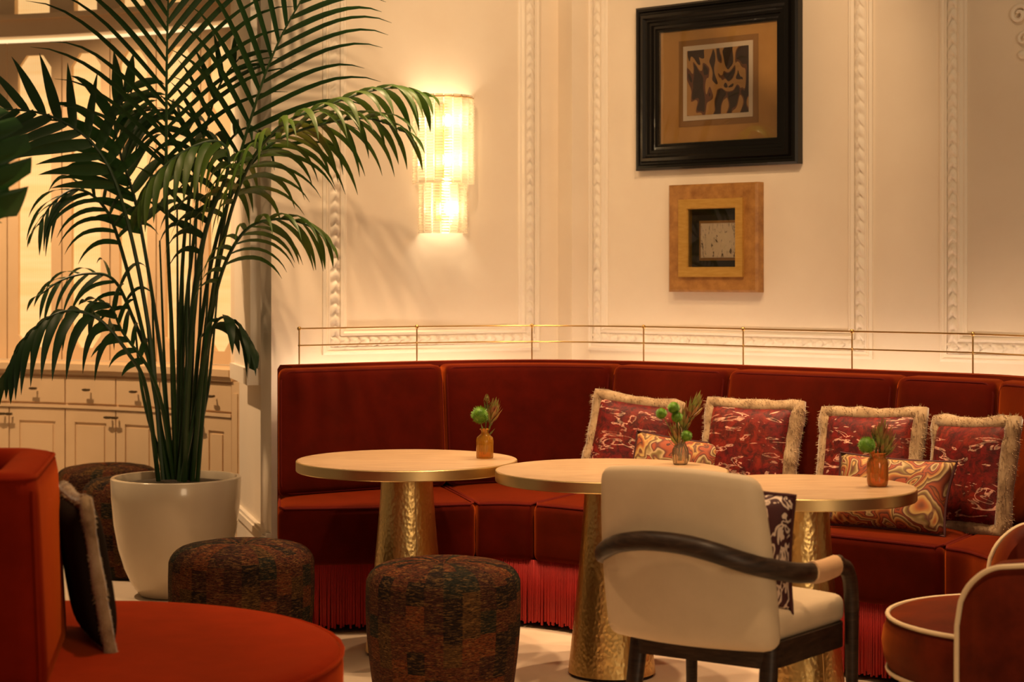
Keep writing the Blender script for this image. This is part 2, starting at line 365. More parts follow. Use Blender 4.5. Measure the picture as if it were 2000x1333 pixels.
class Path:
    def __init__(s, pts):
        s.p = [V(q) for q in pts]; s.l = [0]
        for a, b in zip(s.p, s.p[1:]): s.l.append(s.l[-1]+(b-a).length)
        s.L = s.l[-1]
    def at(s, d):
        d = max(0, min(s.L, d))
        for i in range(len(s.p)-1):
            if d <= s.l[i+1]+1e-9:
                t = (d-s.l[i])/max(1e-9, s.l[i+1]-s.l[i]); return s.p[i].lerp(s.p[i+1], t)
        return s.p[-1].copy()
    def near(s, q):
        best = (9e9, 0)
        for k in range(1200):
            d = s.L*k/1199; e = (s.at(d)-V(q)).length
            if e < best[0]: best = (e, d)
        return best[1]

# ================================================================== ROOM
A = V((-1.084, 8.30, 0)); dL = V((math.cos(math.radians(31)), math.sin(math.radians(31)), 0)); nL = V((dL.y, -dL.x, 0))
C = A+dL*1.581; dR = V((math.cos(math.radians(41)), -math.sin(math.radians(41)), 0)); nR = V((dR.y, -dR.x, 0))
def tpx(px, O, d):
    k = (px-1000)/FPX; return (k*O.y-O.x)/(d.x-k*d.y)
tL = lambda px: tpx(px, A, dL)
tR = lambda px: tpx(px, C, dR)
ZT = 3.7
o = struct(MB().box(-6.5, 5.5, -3, 12.5, -.1, 0).build('floor', 'floor', smooth=False))
def wallbox(name, O, d, n, t0, t1, th=.15, m='wall', z0=0, z1=ZT):
    f = lambda p: O+d*p.x-n*p.y+V((0, 0, p.z))
    return struct(MB().box(t0, t1, 0, th, z0, z1, f).build(name, m, smooth=False))
wallbox('wall_back_left', A, dL, nL, 0, 1.581+.06, .12)
wallbox('wall_back_right', C, dR, nR, -.0, 5.2, .12)
# window bay : curved, circle centre BC
BC = V((-3.85, 7.02, 0)); BR = 3.42
def bay(th, r, z): return V((BC.x+r*math.sin(th), BC.y+r*math.cos(th), z))
def thpx(px, r):
    lo, hi = math.radians(-60), math.radians(80)
    k = (px-1000)/FPX
    best = None
    for i in range(4000):
        th = lo+(hi-lo)*i/3999; p = bay(th, r, 0)
        e = abs(p.x-k*p.y)
        if p.y > BC.y+.8*0 and th > math.radians(-20) and (best is None or e < best[0]): best = (e, th)
    return best[1]
TH1 = thpx(455, BR)
end = bay(TH1, BR, 0)
# reveal: from the corner of the left wall back to the cabinets
rv = (V((-1.364, 9.30, 0))-A); rvL = rv.length; dV = rv.normalized(); nV = V((-dV.y, dV.x, 0))
if nV.x > 0: nV = -nV
f = lambda p: A+dV*p.x-nV*p.y+V((0, 0, p.z))
struct(MB().box(.0, rvL+.45, .0, .05, 0, ZT, lambda p: f(V((p.x+(.09 if p.x < .01 and p.y > .01 else 0), p.y, p.z)))).build('wall_reveal', 'wall', smooth=False))
bb = MB(); bb.box(0, rvL+.05, -.018, 0, 0, .25, f); bb.box(0, rvL+.05, -.03, 0, .25, .285, f); bb.box(0, rvL+.05, -.022, 0, .285, .30, f)
struct(bb.build('baseboard_reveal', 'trimw', smooth=False))
# column casing standing on the reveal with a foot block
cs = MB()
f0 = lambda p: A+dV*p.x-nV*p.y+V((0, 0, p.z))
cs.box(.21, .80, -.066, 0, 1.035, ZT, f0)
struct(cs.build('trim_1', 'trimw', smooth=False))
cs = MB(); cs.box(.175, .82, -.086, 0, .96, 1.035, f0)
struct(cs.build('trim_2', 'trimw', smooth=False))
# wall behind the shutters, outside light
def arc_band(mb, th0, th1, r0, r1, z0, z1, n):
    vs = []; fs = []
    for i in range(n+1):
        th = th0+(th1-th0)*i/n
        vs += [bay(th, r0, z0), bay(th, r0, z1), bay(th, r1, z1), bay(th, r1, z0)]
    for i in range(n):
        a, b = i*4, i*4+4
        for k in range(4): fs.append((a+k, a+(k+1) % 4, b+(k+1) % 4, b+k))
    fs.append((0, 1, 2, 3)); fs.append(tuple(n*4+k for k in (3, 2, 1, 0)))
    return mb.add(vs, fs)
THL = math.radians(-14)
win = bpy.data.objects.new('window_1', None); COL.objects.link(win); win.location = bay(math.radians(20), BR+.3, 0); struct(win)
win['label'] = 'curved bay window with folding shutters glowing with daylight behind cane insets'
wo = win.location.copy()
# shutters : leaves
RS = BR+.28
zb, zt = .985, 2.80
ths = [thpx(p, RS) for p in (466, 392, 305, 215, 121, 14)]
stp = ths[-2]-ths[-1]
while ths[-1]-stp > THL: ths.append(ths[-1]-stp)
bars = [(zb, zb+.07), (2.235, 2.33), (zt-.075, zt)]
def shutter(th1, th0, first):
    g = .004; wth = th0-th1
    leaf = MB(); th1 += g/RS; th0 -= g/RS; s_ = .19*(th0-th1)
    arc_band(leaf, th1, th1+s_, RS, RS+.035, zb, zt, 2); arc_band(leaf, th0-s_, th0, RS, RS+.035, zb, zt, 2)
    for b0, b1 in bars: arc_band(leaf, th1+s_, th0-s_, RS, RS+.035, b0, b1, 3)
    # chamfered corner blocks of every opening
    for (za, zc) in ((bars[0][1], bars[1][0]), (bars[1][1], bars[2][0])):
        for (zz, sg) in ((za, 1), (zc, -1)):
            for (tt, st) in ((th1+s_, 1), (th0-s_, -1)):
                ch = .055
                tri = [(tt, zz), (tt+st*ch/RS, zz), (tt, zz+sg*ch*1.3)]
                vs = [bay(a, RS, z) for a, z in tri]+[bay(a, RS+.035, z) for a, z in tri]
                leaf.add(vs, [(0, 1, 2), (3, 5, 4), (0, 3, 4, 1), (1, 4, 5, 2), (2, 5, 3, 0)])
    lf = leaf.build('shutter_leaf', 'wood_w', win, wo, smooth=False)
    for (za, zc) in ((bars[0][1], bars[1][0]), (bars[1][1], bars[2][0])):
        mb = MB(); n = 6
        mb.grid(lambda u, v: bay(th1+s_+(th0-th1-2*s_)*u, RS+.022, za+(zc-za)*v), n, 1)
        ins = mb.build('cane_inset', 'cane', lf, wo, smooth=False)
        ul = ins.data.uv_layers.new(name='UVMap')
        for lp in ins.data.loops:
            p = ins.data.vertices[lp.vertex_index].co+wo
            a = math.atan2(p.x-BC.x, p.y-BC.y); ul.data[lp.index].uv = (a*RS, p.z)
for a, b in zip(ths, ths[1:]): shutter(b, a, False)
# frame, transom rail and upper lights
fr = MB(); arc_band(fr, THL, TH1+.06, RS-.02, RS+.10, zt+.035, zt+.13, 40)
arc_band(fr, THL, TH1+.06, RS-.035, RS+.10, zt+.13, zt+.16, 40)
fr.build('transom_rail', 'wood_w', win, wo, smooth=True, sharp=30)
for px in (4, 121, 212, 305, 390, 462):
    th = thpx(px, RS); b = MB(); arc_band(b, th-.022, th+.022, RS, RS+.06, zt+.16, ZT, 2); b.build('transom_post', 'wood_w', win, wo, smooth=False)
for p0, p1 in ((-110, 4), (4, 121), (121, 212), (212, 305), (305, 390), (390, 462)):
    mb = MB(); a, b = thpx(p0, RS) if p0 > 0 else THL, thpx(p1, RS)
    mb.grid(lambda u, v: bay(a+(b-a)*u, RS+.04, zt+.16+(ZT-zt-.16)*v), 6, 1); o = mb.build('upper_pane', 'cane', win, wo, smooth=False)
    ul = o.data.uv_layers.new(name='UVMap')
    for lp in o.data.loops:
        p = o.data.vertices[lp.vertex_index].co+wo
        ul.data[lp.index].uv = (math.atan2(p.x-BC.x, p.y-BC.y)*RS, p.z)
gl = MB(); gl.grid(lambda u, v: bay(THL+(TH1+.07-THL)*u, RS+.16, .9+(ZT-.9)*v), 40, 1)
gl.build('daylight_glass', 'daylight', win, wo, smooth=False)
jm = MB(); arc_band(jm, ths[0]+.006, TH1+.10, RS-.02, RS+.12, .985, ZT, 3); jm.build('jamb', 'wood_w', win, wo, smooth=False)
# cabinets below
wt = MB(); arc_band(wt, THL, TH1, BR-.03, BR+.5, .945, .98, 50); arc_band(wt, THL, TH1, BR-.015, BR+.5, .92, .945, 50)
o = wt.build('worktop', 'wood_w', off=bay(.3, BR, 0), sharp=30); tag(o, 'long curved cream worktop below the shuttered bay window', 'worktop')
seams = [thpx(p, BR) for p in (453, 391, 312, 226, 127, 18)]
seams.append(2*seams[-1]-seams[-2]); 
def knob(th, z, par, off, hor=True):
    k = MB(); p = bay(th, BR-.012, z); d = bay(th+.01, BR-.012, z)-bay(th, BR-.012, z); d.normalize(); nrm = (BC-p); nrm.z = 0; nrm.normalize()
    k.tube([p, p+nrm*.022], .006, 8); k.tube([p+nrm*.022-d*.03, p+nrm*.026-d*.01, p+nrm*.024+d*.018], [.005, .008, .006], 8)
    k.build('handle', 'bronze', par, off)
cab_lab = ['cream two door cabinet unit beside the pilaster, partly hidden by palm', 'cream two door cabinet unit behind the palm stems and back poufs', 'cream two door cabinet unit at the left edge of the picture']
for u in range(3):
    th_r, th_m, th_l = seams[2*u], seams[2*u+1], seams[2*u+2]
    og = bay(th_m, BR, 0)
    T = thing('window_cabinet', cab_lab[u], 'cabinet', og, group='cabinets under the bay window')
    b = MB(); arc_band(b, th_l, th_r, BR+.015, BR+.45, .0, .92, 12); arc_band(b, th_l, th_r, BR-.008, BR+.1, .735, .752, 12); arc_band(b, th_l, th_r, BR-.004, BR+.1, .0, .10, 12)
    b.build('body', 'wood_w', T, og, sharp=30)
    for (a, c2, sd) in ((th_m, th_r, 1), (th_l, th_m, -1)):
        e = .0012
        dr = MB(); arc_band(dr, a+e, c2-e, BR, BR+.02, .765, .905, 6); d_ = dr.build('drawer', 'wood_w', T, og, sharp=30)
        knob((a+c2)/2, .84, d_, og)
        do = MB(); sw = .062/BR
        arc_band(do, a+e, a+e+sw, BR, BR+.02, .105, .730, 2); arc_band(do, c2-e-sw, c2-e, BR, BR+.02, .105, .730, 2)
        arc_band(do, a+e+sw, c2-e-sw, BR, BR+.02, .105, .17, 4); arc_band(do, a+e+sw, c2-e-sw, BR, BR+.02, .66, .730, 4)
        dd = do.build('door', 'wood_w', T, og, sharp=30)
        pn = MB(); arc_band(pn, a+e+sw, c2-e-sw, BR+.008, BR+.02, .17, .66, 4); g2 = .018/BR
        arc_band(pn, a+e+sw+g2, c2-e-sw-g2, BR+.001, BR+.02, .188, .642, 4); pn.build('door_panel', 'wood_w', dd, og, sharp=30)
        knob((a+.02/BR*1.2) if sd == 1 else (c2-.02/BR*1.2), .695, dd, og)
og = bay(TH1+.02, BR, 0)
b = MB(); arc_band(b, seams[0]+.001, TH1+.022, BR-.004, BR+.3, 0, .92, 3); arc_band(b, seams[0]+.006, TH1+.014, BR-.010, BR+.01, .16, .86, 2)
struct(b.build('trim_3', 'wood_w', smooth=False))

# ---- wall panel mouldings
def panel(idx, O, d, n, t0, t1, z0, z1, clip=True):
    prof = [(0, 0), (0, .012), (.012, .018), (.020, .010), (.026, .010), (.026, .016), (.034, .016), (.034, .008), (.086, .008), (.086, .020), (.098, .024), (.106, .012), (.116, .012), (.122, .006), (.122, 0)]
    mb = MB(); vs = []; fs = []; np_ = len(prof)
    for (tx, zx, sx, sz) in ((t0, z0, 1, 1), (t1, z0, -1, 1), (t1, z1, -1, -1), (t0, z1, 1, -1)):
        for (q, h) in prof: vs.append(O+d*(tx+sx*q)+n*h+V((0, 0, zx+sz*q)))
    for k in range(4):
        j = (k+1) % 4
        for i in range(np_-1): fs.append((k*np_+i, j*np_+i, j*np_+i+1, k*np_+i+1))
    mb.add(vs, fs); tr = struct(mb.build('trim_%d' % idx, 'trimw', smooth=False))
    # carved leaf ornament running in the wide channel
    om = MB(); p_ = .052
    def orn(s, w):
        ph = s/p_+.45*abs(w)
        a = ph % 1.0
        lobe = math.sin(PI*a)**.7*(1-.75*w*w)
        vein = .25*math.sin(6*PI*(s/p_*.5+w*.9))*(1-w*w)
        return .008+.017*max(0, lobe)+.006*vein*2
    def run(P0, dirv, inw, L):
        nu = int(L/.0075)
        om.grid(lambda u, v: P0+dirv*(L*u)+inw*(.036+.048*v)+n*(orn(L*u, 2*v-1)), nu, 8)
    up = V((0, 0, 1))
    run(O+d*t0+up*(z0+.036), up, d, z1-z0-.072)
    run(O+d*t1+up*(z0+.036), up, -d, z1-z0-.072)
    run(O+d*(t0+.036)+up*z0, d, up, t1-t0-.072)
    om.build('carved_ornament', 'trimw', tr, sharp=0)
panel(4, A, dL, nL, tL(629), tL(1053), 1.10, 3.3)
panel(5, C, dR, nR, tR(1150), tR(1706), 1.10, 3.3)
panel(6, C, dR, nR, tR(1838), tR(1838)+1.5, 1.10, 3.3)
aa = A+dL*tL(1090); k_ = (1117-1000)/FPX; cc = C+dR*tR(1152); bb2 = C+dR*tR(1117); bb2 = bb2*(1-.15/bb2.length)
mid_ = [aa.lerp(C, .75).lerp(bb2, q)*1.0 for q in (.25, .6)]
poly = [aa, aa.lerp(bb2, .5)+V((.0, .012, 0)), bb2, bb2.lerp(cc, .35)+V((.004, -.004, 0)), cc, C+V((.0, .02, 0))]
cv_ = MB(); n_ = len(poly); cv_.add([(p.x, p.y, 0) for p in poly]+[(p.x, p.y, ZT) for p in poly], [tuple(range(n_)), tuple(range(2*n_-1, n_-1, -1))]+[(i, (i+1) % n_, n_+(i+1) % n_, n_+i) for i in range(n_)])
struct(cv_.build('trim_7', 'wall', sharp=20))
# rococo plaster applique at the upper right
ap = MB(); rnd = random.Random(3)
t_c = tR(2003); oc_ = C+dR*t_c+V((0, 0, 2.55))
def on(u, z, h): return oc_+dR*u+V((0, 0, z))+nR*h
def scroll(u, z, r, turns, sg, th):
    pts = []; 
    for k in range(26):
        q = k/25; a = sg*turns*2*PI*q; rr = r*(1-.8*q); pts.append(on(u+rr*math.cos(a), z+rr*math.sin(a), .012+.012*q))
    ap.tube(pts, [th*(1-.4*k/25) for k in range(26)], 8)
for (u, z, r, tn, sg, th) in ((-.03, .12, .045, 1.3, 1, .011), (.05, .14, .05, 1.2, -1, .012), (-.02, -.02, .04, 1.4, 1, .011), (.06, 0, .05, 1.3, -1, .012), (0, -.12, .03, 1.2, 1, .008), (.07, -.13, .035, 1.2, -1, .009), (.03, .26, .06, 1.3, 1, .013), (-.05, .22, .03, 1.2, 1, .008)):
    scroll(u, z, r, tn, sg, th)
for k in range(26):
    u = rnd.uniform(-.06, .1); z = rnd.uniform(-.2, .32); ap.sphere(on(u*(1-max(0, -z)*1.5), z, .01), rnd.uniform(.010, .02), 8, 6)
o = ap.build('plaster_ornament', 'trimw', off=oc_); tag(o, 'scrolling cream plaster relief ornament at the upper right wall edge', 'ornament')

# ================================================================== BANQUETTE
ZTOP, ZS = 1.07, .52
Bp = Path(catmull([(-1.035, 8.13, 0), (-.944, 8.20, 0), (-.442, 8.52, 0), (.091, 8.68, 0), (.612, 8.50, 0), (1.022, 8.15, 0), (1.439, 7.79, 0), (1.862, 7.43, 0), (2.02, 7.20, 0), (2.16, 6.80, 0), (2.20, 6.10, 0)], 10))
Fp = Path(catmull([(-.955, 7.50, 0), (-.536, 7.545, 0), (-.145, 7.66, 0), (.080, 7.63, 0), (.46, 7.33, 0), (1.078, 6.80, 0), (1.50, 6.42, 0), (1.585, 6.25, 0), (1.60, 6.10, 0)], 10))
bs = [0]+[Bp.near(V((x, y, 0))) for x, y in ((-.372, 8.55), (.592, 8.52), (1.10, 8.08), (1.70, 7.57), (1.985, 7.26))]+[Bp.L]
fs_ = [0]+[Fp.near(V((x, y, 0))) for x, y in ((-.145, 7.66), (.080, 7.63), (.46, 7.33), (1.078, 6.80), (1.50, 6.42))]+[Fp.L]
def fwd(i, t):
    b = Bp.at(bs[i]+(bs[i+1]-bs[i])*t); f = Fp.at(fs_[i]+(fs_[i+1]-fs_[i])*t); return b, f
SO = V((.1, 7.9, 0))
sofa = thing('curved_banquette', 'long curved dark red velvet banquette with bullion fringe along the panelled wall', 'sofa', SO)
# direction inward normal of back path
def bnorm(d):
    a, b = Bp.at(d-.04), Bp.at(d+.04); t = (b-a).normalized(); return V((t.y, -t.x, 0))
# back frame
mb = MB(); nseg = 90
def bf(k, q):
    d = Bp.L*k; p = Bp.at(d); n = bnorm(d); return p+n*q
vs = []; fc = []
ring = [(0, .02), (0, ZTOP-.02), (.02, ZTOP), (.10, ZTOP), (.12, ZTOP-.02), (.16, .3), (.16, .02)]
for i in range(nseg+1):
    for q, z in ring: v_ = bf(i/nseg, q); vs.append((v_.x, v_.y, z))
m_ = len(ring)
for i in range(nseg):
    for k in range(m_): fc.append((i*m_+k, i*m_+(k+1) % m_, (i+1)*m_+(k+1) % m_, (i+1)*m_+k))
fc.append(tuple(range(m_))); fc.append(tuple(nseg*m_+k for k in range(m_-1, -1, -1)))
mb.add(vs, fc); mb.build('back_frame', 'velvet', sofa, SO)
# base box under the seats
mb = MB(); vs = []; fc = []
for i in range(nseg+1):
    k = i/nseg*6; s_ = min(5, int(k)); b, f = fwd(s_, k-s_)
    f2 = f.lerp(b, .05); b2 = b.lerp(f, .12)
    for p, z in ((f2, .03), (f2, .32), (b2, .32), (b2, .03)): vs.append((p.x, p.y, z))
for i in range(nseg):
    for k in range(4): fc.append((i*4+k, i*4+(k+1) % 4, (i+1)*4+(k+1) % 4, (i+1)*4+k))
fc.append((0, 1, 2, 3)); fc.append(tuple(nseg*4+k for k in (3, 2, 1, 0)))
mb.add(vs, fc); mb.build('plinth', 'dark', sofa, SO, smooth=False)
# seats and backs
for i in range(6):
    Lb = bs[i+1]-bs[i]; Lf = fs_[i+1]-fs_[i]; Lm = (Lb+Lf)/2; Hs = ZS-.275; Ds = .80
    def smap(p, i=i, Lm=Lm, Ds=Ds, Hs=Hs):
        t = p.x/Lm+.5; v_ = p.y/Ds+.5
        b, f = fwd(i, max(0, min(1, t))); bb_ = b+(f-b).normalized()*.20
        q = f.lerp(bb_, v_)
        cr = .012*(1-(2*v_-1)**2)*(1-(2*t-1)**4)
        return V((q.x, q.y, ZS-Hs/2+p.z+(cr if p.z > 0 else 0)))
    r_ = .035 if Lm > .3 else .025
    c_ = MB().rbox(Lm-.004, Ds, Hs, r_, smap, 12, 8, 3).build('seat_cushion', 'velvet', sofa, SO, sharp=0)
    pp = [(-Lm/2+.03, Ds/2-.02)]+[(-Lm/2+.012, Ds/2-.02-(Ds-.04)*k/6) for k in range(7)]
    pp = [V((-Lm/2+.01, Ds/2-.05-(Ds-.09)*k/6, Hs/2-.004)) for k in range(7)]+[V((-Lm/2+.03+(Lm-.06)*k/14, -Ds/2+.010, Hs/2-.010)) for k in range(15)]+[V((Lm/2-.01, -Ds/2+.04+(Ds-.09)*k/6, Hs/2-.004)) for k in range(7)]
    MB().tube([smap(q) for q in pp], .005, 6).build('piping', 'pipe_r', c_, SO)
    # back cushion
    Hb = 1.055-ZS; Db = .17
    def bmap(p, i=i, Lb=Lb, Hb=Hb, Db=Db):
        t = p.x/Lb+.5; d = bs[i]+(bs[i+1]-bs[i])*t
        b = Bp.at(d); n = (fwd(i, max(0, min(1, t)))[1]-b).normalized(); h = p.z/Hb+.5
        fr_ = (p.y < 0)
        bul = .02*(1-(2*t-1)**4)*(1-(2*h-1)**4) if fr_ else 0
        q = b+n*(.115+(Db/2-p.y)+.09*(1-h)+bul)
        return V((q.x, q.y, ZS+.005+Hb*h))
    c_ = MB().rbox(Lb-.008, Db, Hb, .035, bmap, 14, 2, 8).build('back_cushion', 'velvet', sofa, SO, sharp=0)
    a_, h_ = Lb/2-.016, Hb/2-.012; rr = .05; pp = []
    for (cx, cz, a0) in ((a_-rr, h_-rr, 0), (-a_+rr, h_-rr, 90), (-a_+rr, -h_+rr, 180), (a_-rr, -h_+rr, 270)):
        for k in range(6):
            an = math.radians(a0+18*k); pp.append((cx+rr*math.cos(an), cz+rr*math.sin(an)))
    dense = []
    for k in range(len(pp)):
        a2, b2 = V((*pp[k], 0)), V((*pp[(k+1) % len(pp)], 0)); nn = max(1, int((b2-a2).length/.05))
        for q in range(nn): dense.append(a2.lerp(b2, q/nn))
    MB().tube([bmap(V((q.x, -Db/2+.010, q.y))) for q in dense], .005, 6, closed=True).build('piping', 'pipe_r', c_, SO)
# fringe: hanging cords
fr = MB(); d = 0; rnd = random.Random(5)
tp = []
while d < Fp.L:
    p = Fp.at(d); q = Fp.at(d+.01); t_ = (q-p).normalized() if d < Fp.L-.011 else t_; n_ = V((t_.y, -t_.x, 0)); jx = rnd.uniform(-.0015, .0015); jb = rnd.uniform(-.012, .008); jo = rnd.uniform(-.003, .006)
    c0 = p-n_*.016
    fr.tube([V((c0.x, c0.y, .283)), V((*(c0+n_*jo*.5+t_*jx).xy, .15)), V((*(c0+n_*jo+t_*jx*2).xy, .028+jb))], [.0042, .0042, .0048], 5)
    d += .0076
# left end return
e0 = Fp.at(0); e1 = Bp.at(0)
fr.build('bullion_fringe', 'fringe', sofa, SO, kind='stuff', sharp=0)
mb = MB(); mb.add([(e0.x+.01, e0.y+.03, .03), (e0.x+.01, e0.y+.03, .3), (e1.x+.02, e1.y-.05, .3), (e1.x+.02, e1.y-.05, .03), (e0.x+.03, e0.y+.03, .03), (e0.x+.03, e0.y+.03, .3), (e1.x+.04, e1.y-.05, .3), (e1.x+.04, e1.y-.05, .03)], [(0, 1, 2, 3), (4, 7, 6, 5), (0, 4, 5, 1), (1, 5, 6, 2), (2, 6, 7, 3), (3, 7, 4, 0)]); mb.build('end_panel', 'velvet', sofa, SO, smooth=False)
# LED strip on the back of the frame
mb = MB(); 
def ledp(k):
    d = Bp.L*.80*k+.10; return Bp.at(d)-bnorm(d)*.035
mb.tube([V((*ledp(k/70).xy, .995)) for k in range(71)], .008, 6); o = mb.build('led_strip', 'led', off=(0, 8.6, .98)); tag(o, 'warm glowing light strip hidden behind the top of the banquette', 'light strip')
# ---- brass gallery rail
rail = thing('gallery_rail', 'thin two bar brass gallery rail standing on top of the banquette back', 'rail', SO)
RZ1, RZ2 = ZTOP+.158, ZTOP+.083
postpx = (585, 814, 1038.5, 1257.5, 1451.5, 1664, 1900)
pd = []
for px in postpx:
    k = (px-1000)/FPX; best = (9, 0)
    for j in range(1500):
        d = Bp.L*.9*j/1499; q = Bp.at(d)+bnorm(d)*.03; e = abs(q.x-k*q.y)
        if e < best[0]: best = (e, d)
    pd.append(best[1])
pd.append(pd[-1]+.5); pd = [x for x in pd]
rp_ = [Bp.at(d)+bnorm(d)*.03 for d in pd]
def railpts(z, n=8):
    c_ = catmull([(p.x, p.y, z) for p in rp_], n); return c_
MB().tube(railpts(RZ1), .0034, 8).build('top_bar', 'brass', rail, SO)
MB().tube(railpts(RZ2), .0032, 8).build('lower_bar', 'brass', rail, SO)
for p in rp_:
    po = MB().tube([(p.x, p.y, ZTOP-.005), (p.x, p.y, RZ1)], .0034, 8).build('post', 'brass', rail, SO)
    kb = MB(); kb.sphere((p.x, p.y, RZ1), .0095, 10, 8); kb.build('knob', 'brass', po, SO)
    kb = MB(); kb.sphere((p.x, p.y, RZ2), .006, 10, 8); kb.build('collar', 'brass', po, SO)

# ================================================================== TABLES
def table(x, y, R, label, cr, br):
    T = thing('pedestal_table', label, 'table', (x, y, 0), group='round cafe tables')
    H = .75; th = .04
    MB().lathe([(0, H-.012), (R-.008, H-.012), (R-.007, H), (0, H)], 96).build('table_top', 'oak', T, sharp=30)
    MB().lathe([(0, H-th), (R-.002, H-th), (R, H-th+.003), (R, H-.003), (R-.002, H-.0005), (R-.008, H-.001), (R-.008, H-.010), (0, H-.011)], 96).build('edge_band', 'brassb', T, sharp=30)
    MB().lathe([(0, H-th-.028), (cr+.002, H-th-.028), (cr+.002, H-th), (0, H-th)], 48).build('collar', 'bronze', T, sharp=30)
    pr = []
    for k in range(25):
        q = k/24; z = .012+(H-th-.028-.012)*q; pr.append((cr+(br-cr)*(1-q)**1.25, z))
    ped = MB().lathe([(0, .012)]+pr+[(0, pr[-1][1])], 96).build('pedestal', 'hammer', T, sharp=50)
    sm = MB(); a = math.radians(-68); sm.tube([((r+.0006)*math.cos(a), (r+.0006)*math.sin(a), z) for r, z in pr], .0022, 6); sm.build('seam', 'brassb', ped)
    MB().lathe([(0, 0), (br-.008, 0), (br-.008, .012), (0, .012)], 48).build('foot_ring', 'dark', T, sharp=30)
    return T
table(-.407, 7.14, .428, 'round pedestal table at left holding the amber ribbed bottle vase', .100, .160)
table(.366, 6.762, .428, 'round pedestal table in the middle holding the clear glass vase', .100, .160)
table(.984, 6.234, .379, 'round pedestal table at right holding the orange glass jar', .088, .148)

# ================================================================== VASES + FLOWERS
def vase(kind, x, y, label):
    g = {'amber': 'g_amber', 'clear': 'g_clear', 'orange': 'g_orange'}[kind]
    T = thing('bud_vase', label, 'vase', (x, y, .7505))
    if kind == 'amber':
        pr = [(.031, .0), (.033, .004), (.033, .068), (.031, .080), (.018, .092), (.0145, .097), (.0145, .108), (.019, .113)]
        rad = lambda a: 1+.025*math.cos(16*a)
    elif kind == 'clear':
        pr = [(.024, 0), (.027, .004), (.031, .03), (.030, .055), (.020, .075), (.018, .085), (.022, .094)]; rad = lambda a: 1+.03*math.cos(12*a)
    else:
        pr = [(.030, 0), (.034, .006), (.036, .02), (.036, .075), (.033, .090), (.027, .098), (.027, .104), (.030, .112)]; rad = None
    inn = [(max(.001, r-.003), z+(.003 if k == 0 else 0)) for k, (r, z) in enumerate(pr)]
    MB().lathe([(.0005, 0)]+pr+list(reversed(inn))+[(.0005, .004)], 64, rad=rad).build('body', g, T, sharp=60)
    rim = MB(); r, z = pr[-1]; rim.tube([(r*math.cos(2*PI*k/24), r*math.sin(2*PI*k/24), z) for k in range(24)], .0022, 6, closed=True); rim.build('rim', g, T)
    return T
def flower(kind, base, tip, label, group, r=.024):
    b, t_ = V(base), V(tip)
    T = thing('green_pompom_flower' if kind == 'pom' else ('protea_stem' if kind == 'protea' else 'budding_flower'), label, 'flower', b, group=group)
    mid = b.lerp(t_, .5); mid.x = b.x+(t_.x-b.x)*.3; mid.y = b.y+(t_.y-b.y)*.3
    cv = catmull([b, mid, t_], 6); MB().tube(cv, .0016, 6).build('stem', 'fstem', T, b)
    dr = (cv[-1]-cv[-2]).normalized(); rn = random.Random(hash(label) % 1000 if False else len(label)*7+int(abs(t_.x)*1000))
    h = MB()
    if kind == 'pom':
        h.sphere(t_, r*.72, 12, 8)
        for k in range(420):
            z = 1-2*(k+.5)/420; a = k*2.39996; rr = math.sqrt(1-z*z); d = V((rr*math.cos(a), rr*math.sin(a), z))
            L = r*rn.uniform(.82, 1.08); s_ = d.orthogonal().normalized()*.0013
            p0 = t_+d*r*.6; p1 = t_+d*L; q_ = d.cross(s_)
            h.add([p0+s_, p0-s_, p1+q_*1.2, p1-q_*1.2], [(0, 1, 2), (0, 1, 3)])
        h.build('bloom', 'pom', T, b, sharp=0)
    else:
        n = 26 if kind == 'protea' else 10; Lf = .085 if kind == 'protea' else .03
        for k in range(n):
            a = k*2.39996; lay = k/n; sp = .10+.55*(1-lay)
            u = dr.orthogonal().normalized(); q_ = dr.cross(u); rd = u*math.cos(a)+q_*math.sin(a)
            p0 = t_-dr*Lf*(1.1-.55*lay); d1 = (dr+rd*sp).normalized(); L = Lf*rn.uniform(.75, 1.0); sw = rd.cross(dr).normalized()
            pm = p0+d1*L*.5+rd*.004; p2 = p0+d1*L+rd*(-.002)
            wd = .0075
            h.add([p0, pm+sw*wd, p2, pm-sw*wd, pm+rd*.002], [(0, 1, 4), (1, 2, 4), (2, 3, 4), (3, 0, 4)])
        h.build('bracts', 'protea', T, b, sharp=0)
        lv = MB()
        for k in range(9):
            f_ = .35+.06*k; p0 = cv[int(f_*(len(cv)-1))]; a = k*2.4; d1 = (dr*1.2+V((math.cos(a), math.sin(a), 0))*.7).normalized(); sw = d1.orthogonal().normalized()*.0045
            lv.add([p0, p0+d1*.02+sw, p0+d1*.045, p0+d1*.02-sw], [(0, 1, 2, 3)])
        lv.build('leaflet', 'fstem', T, b, sharp=0)
    return T
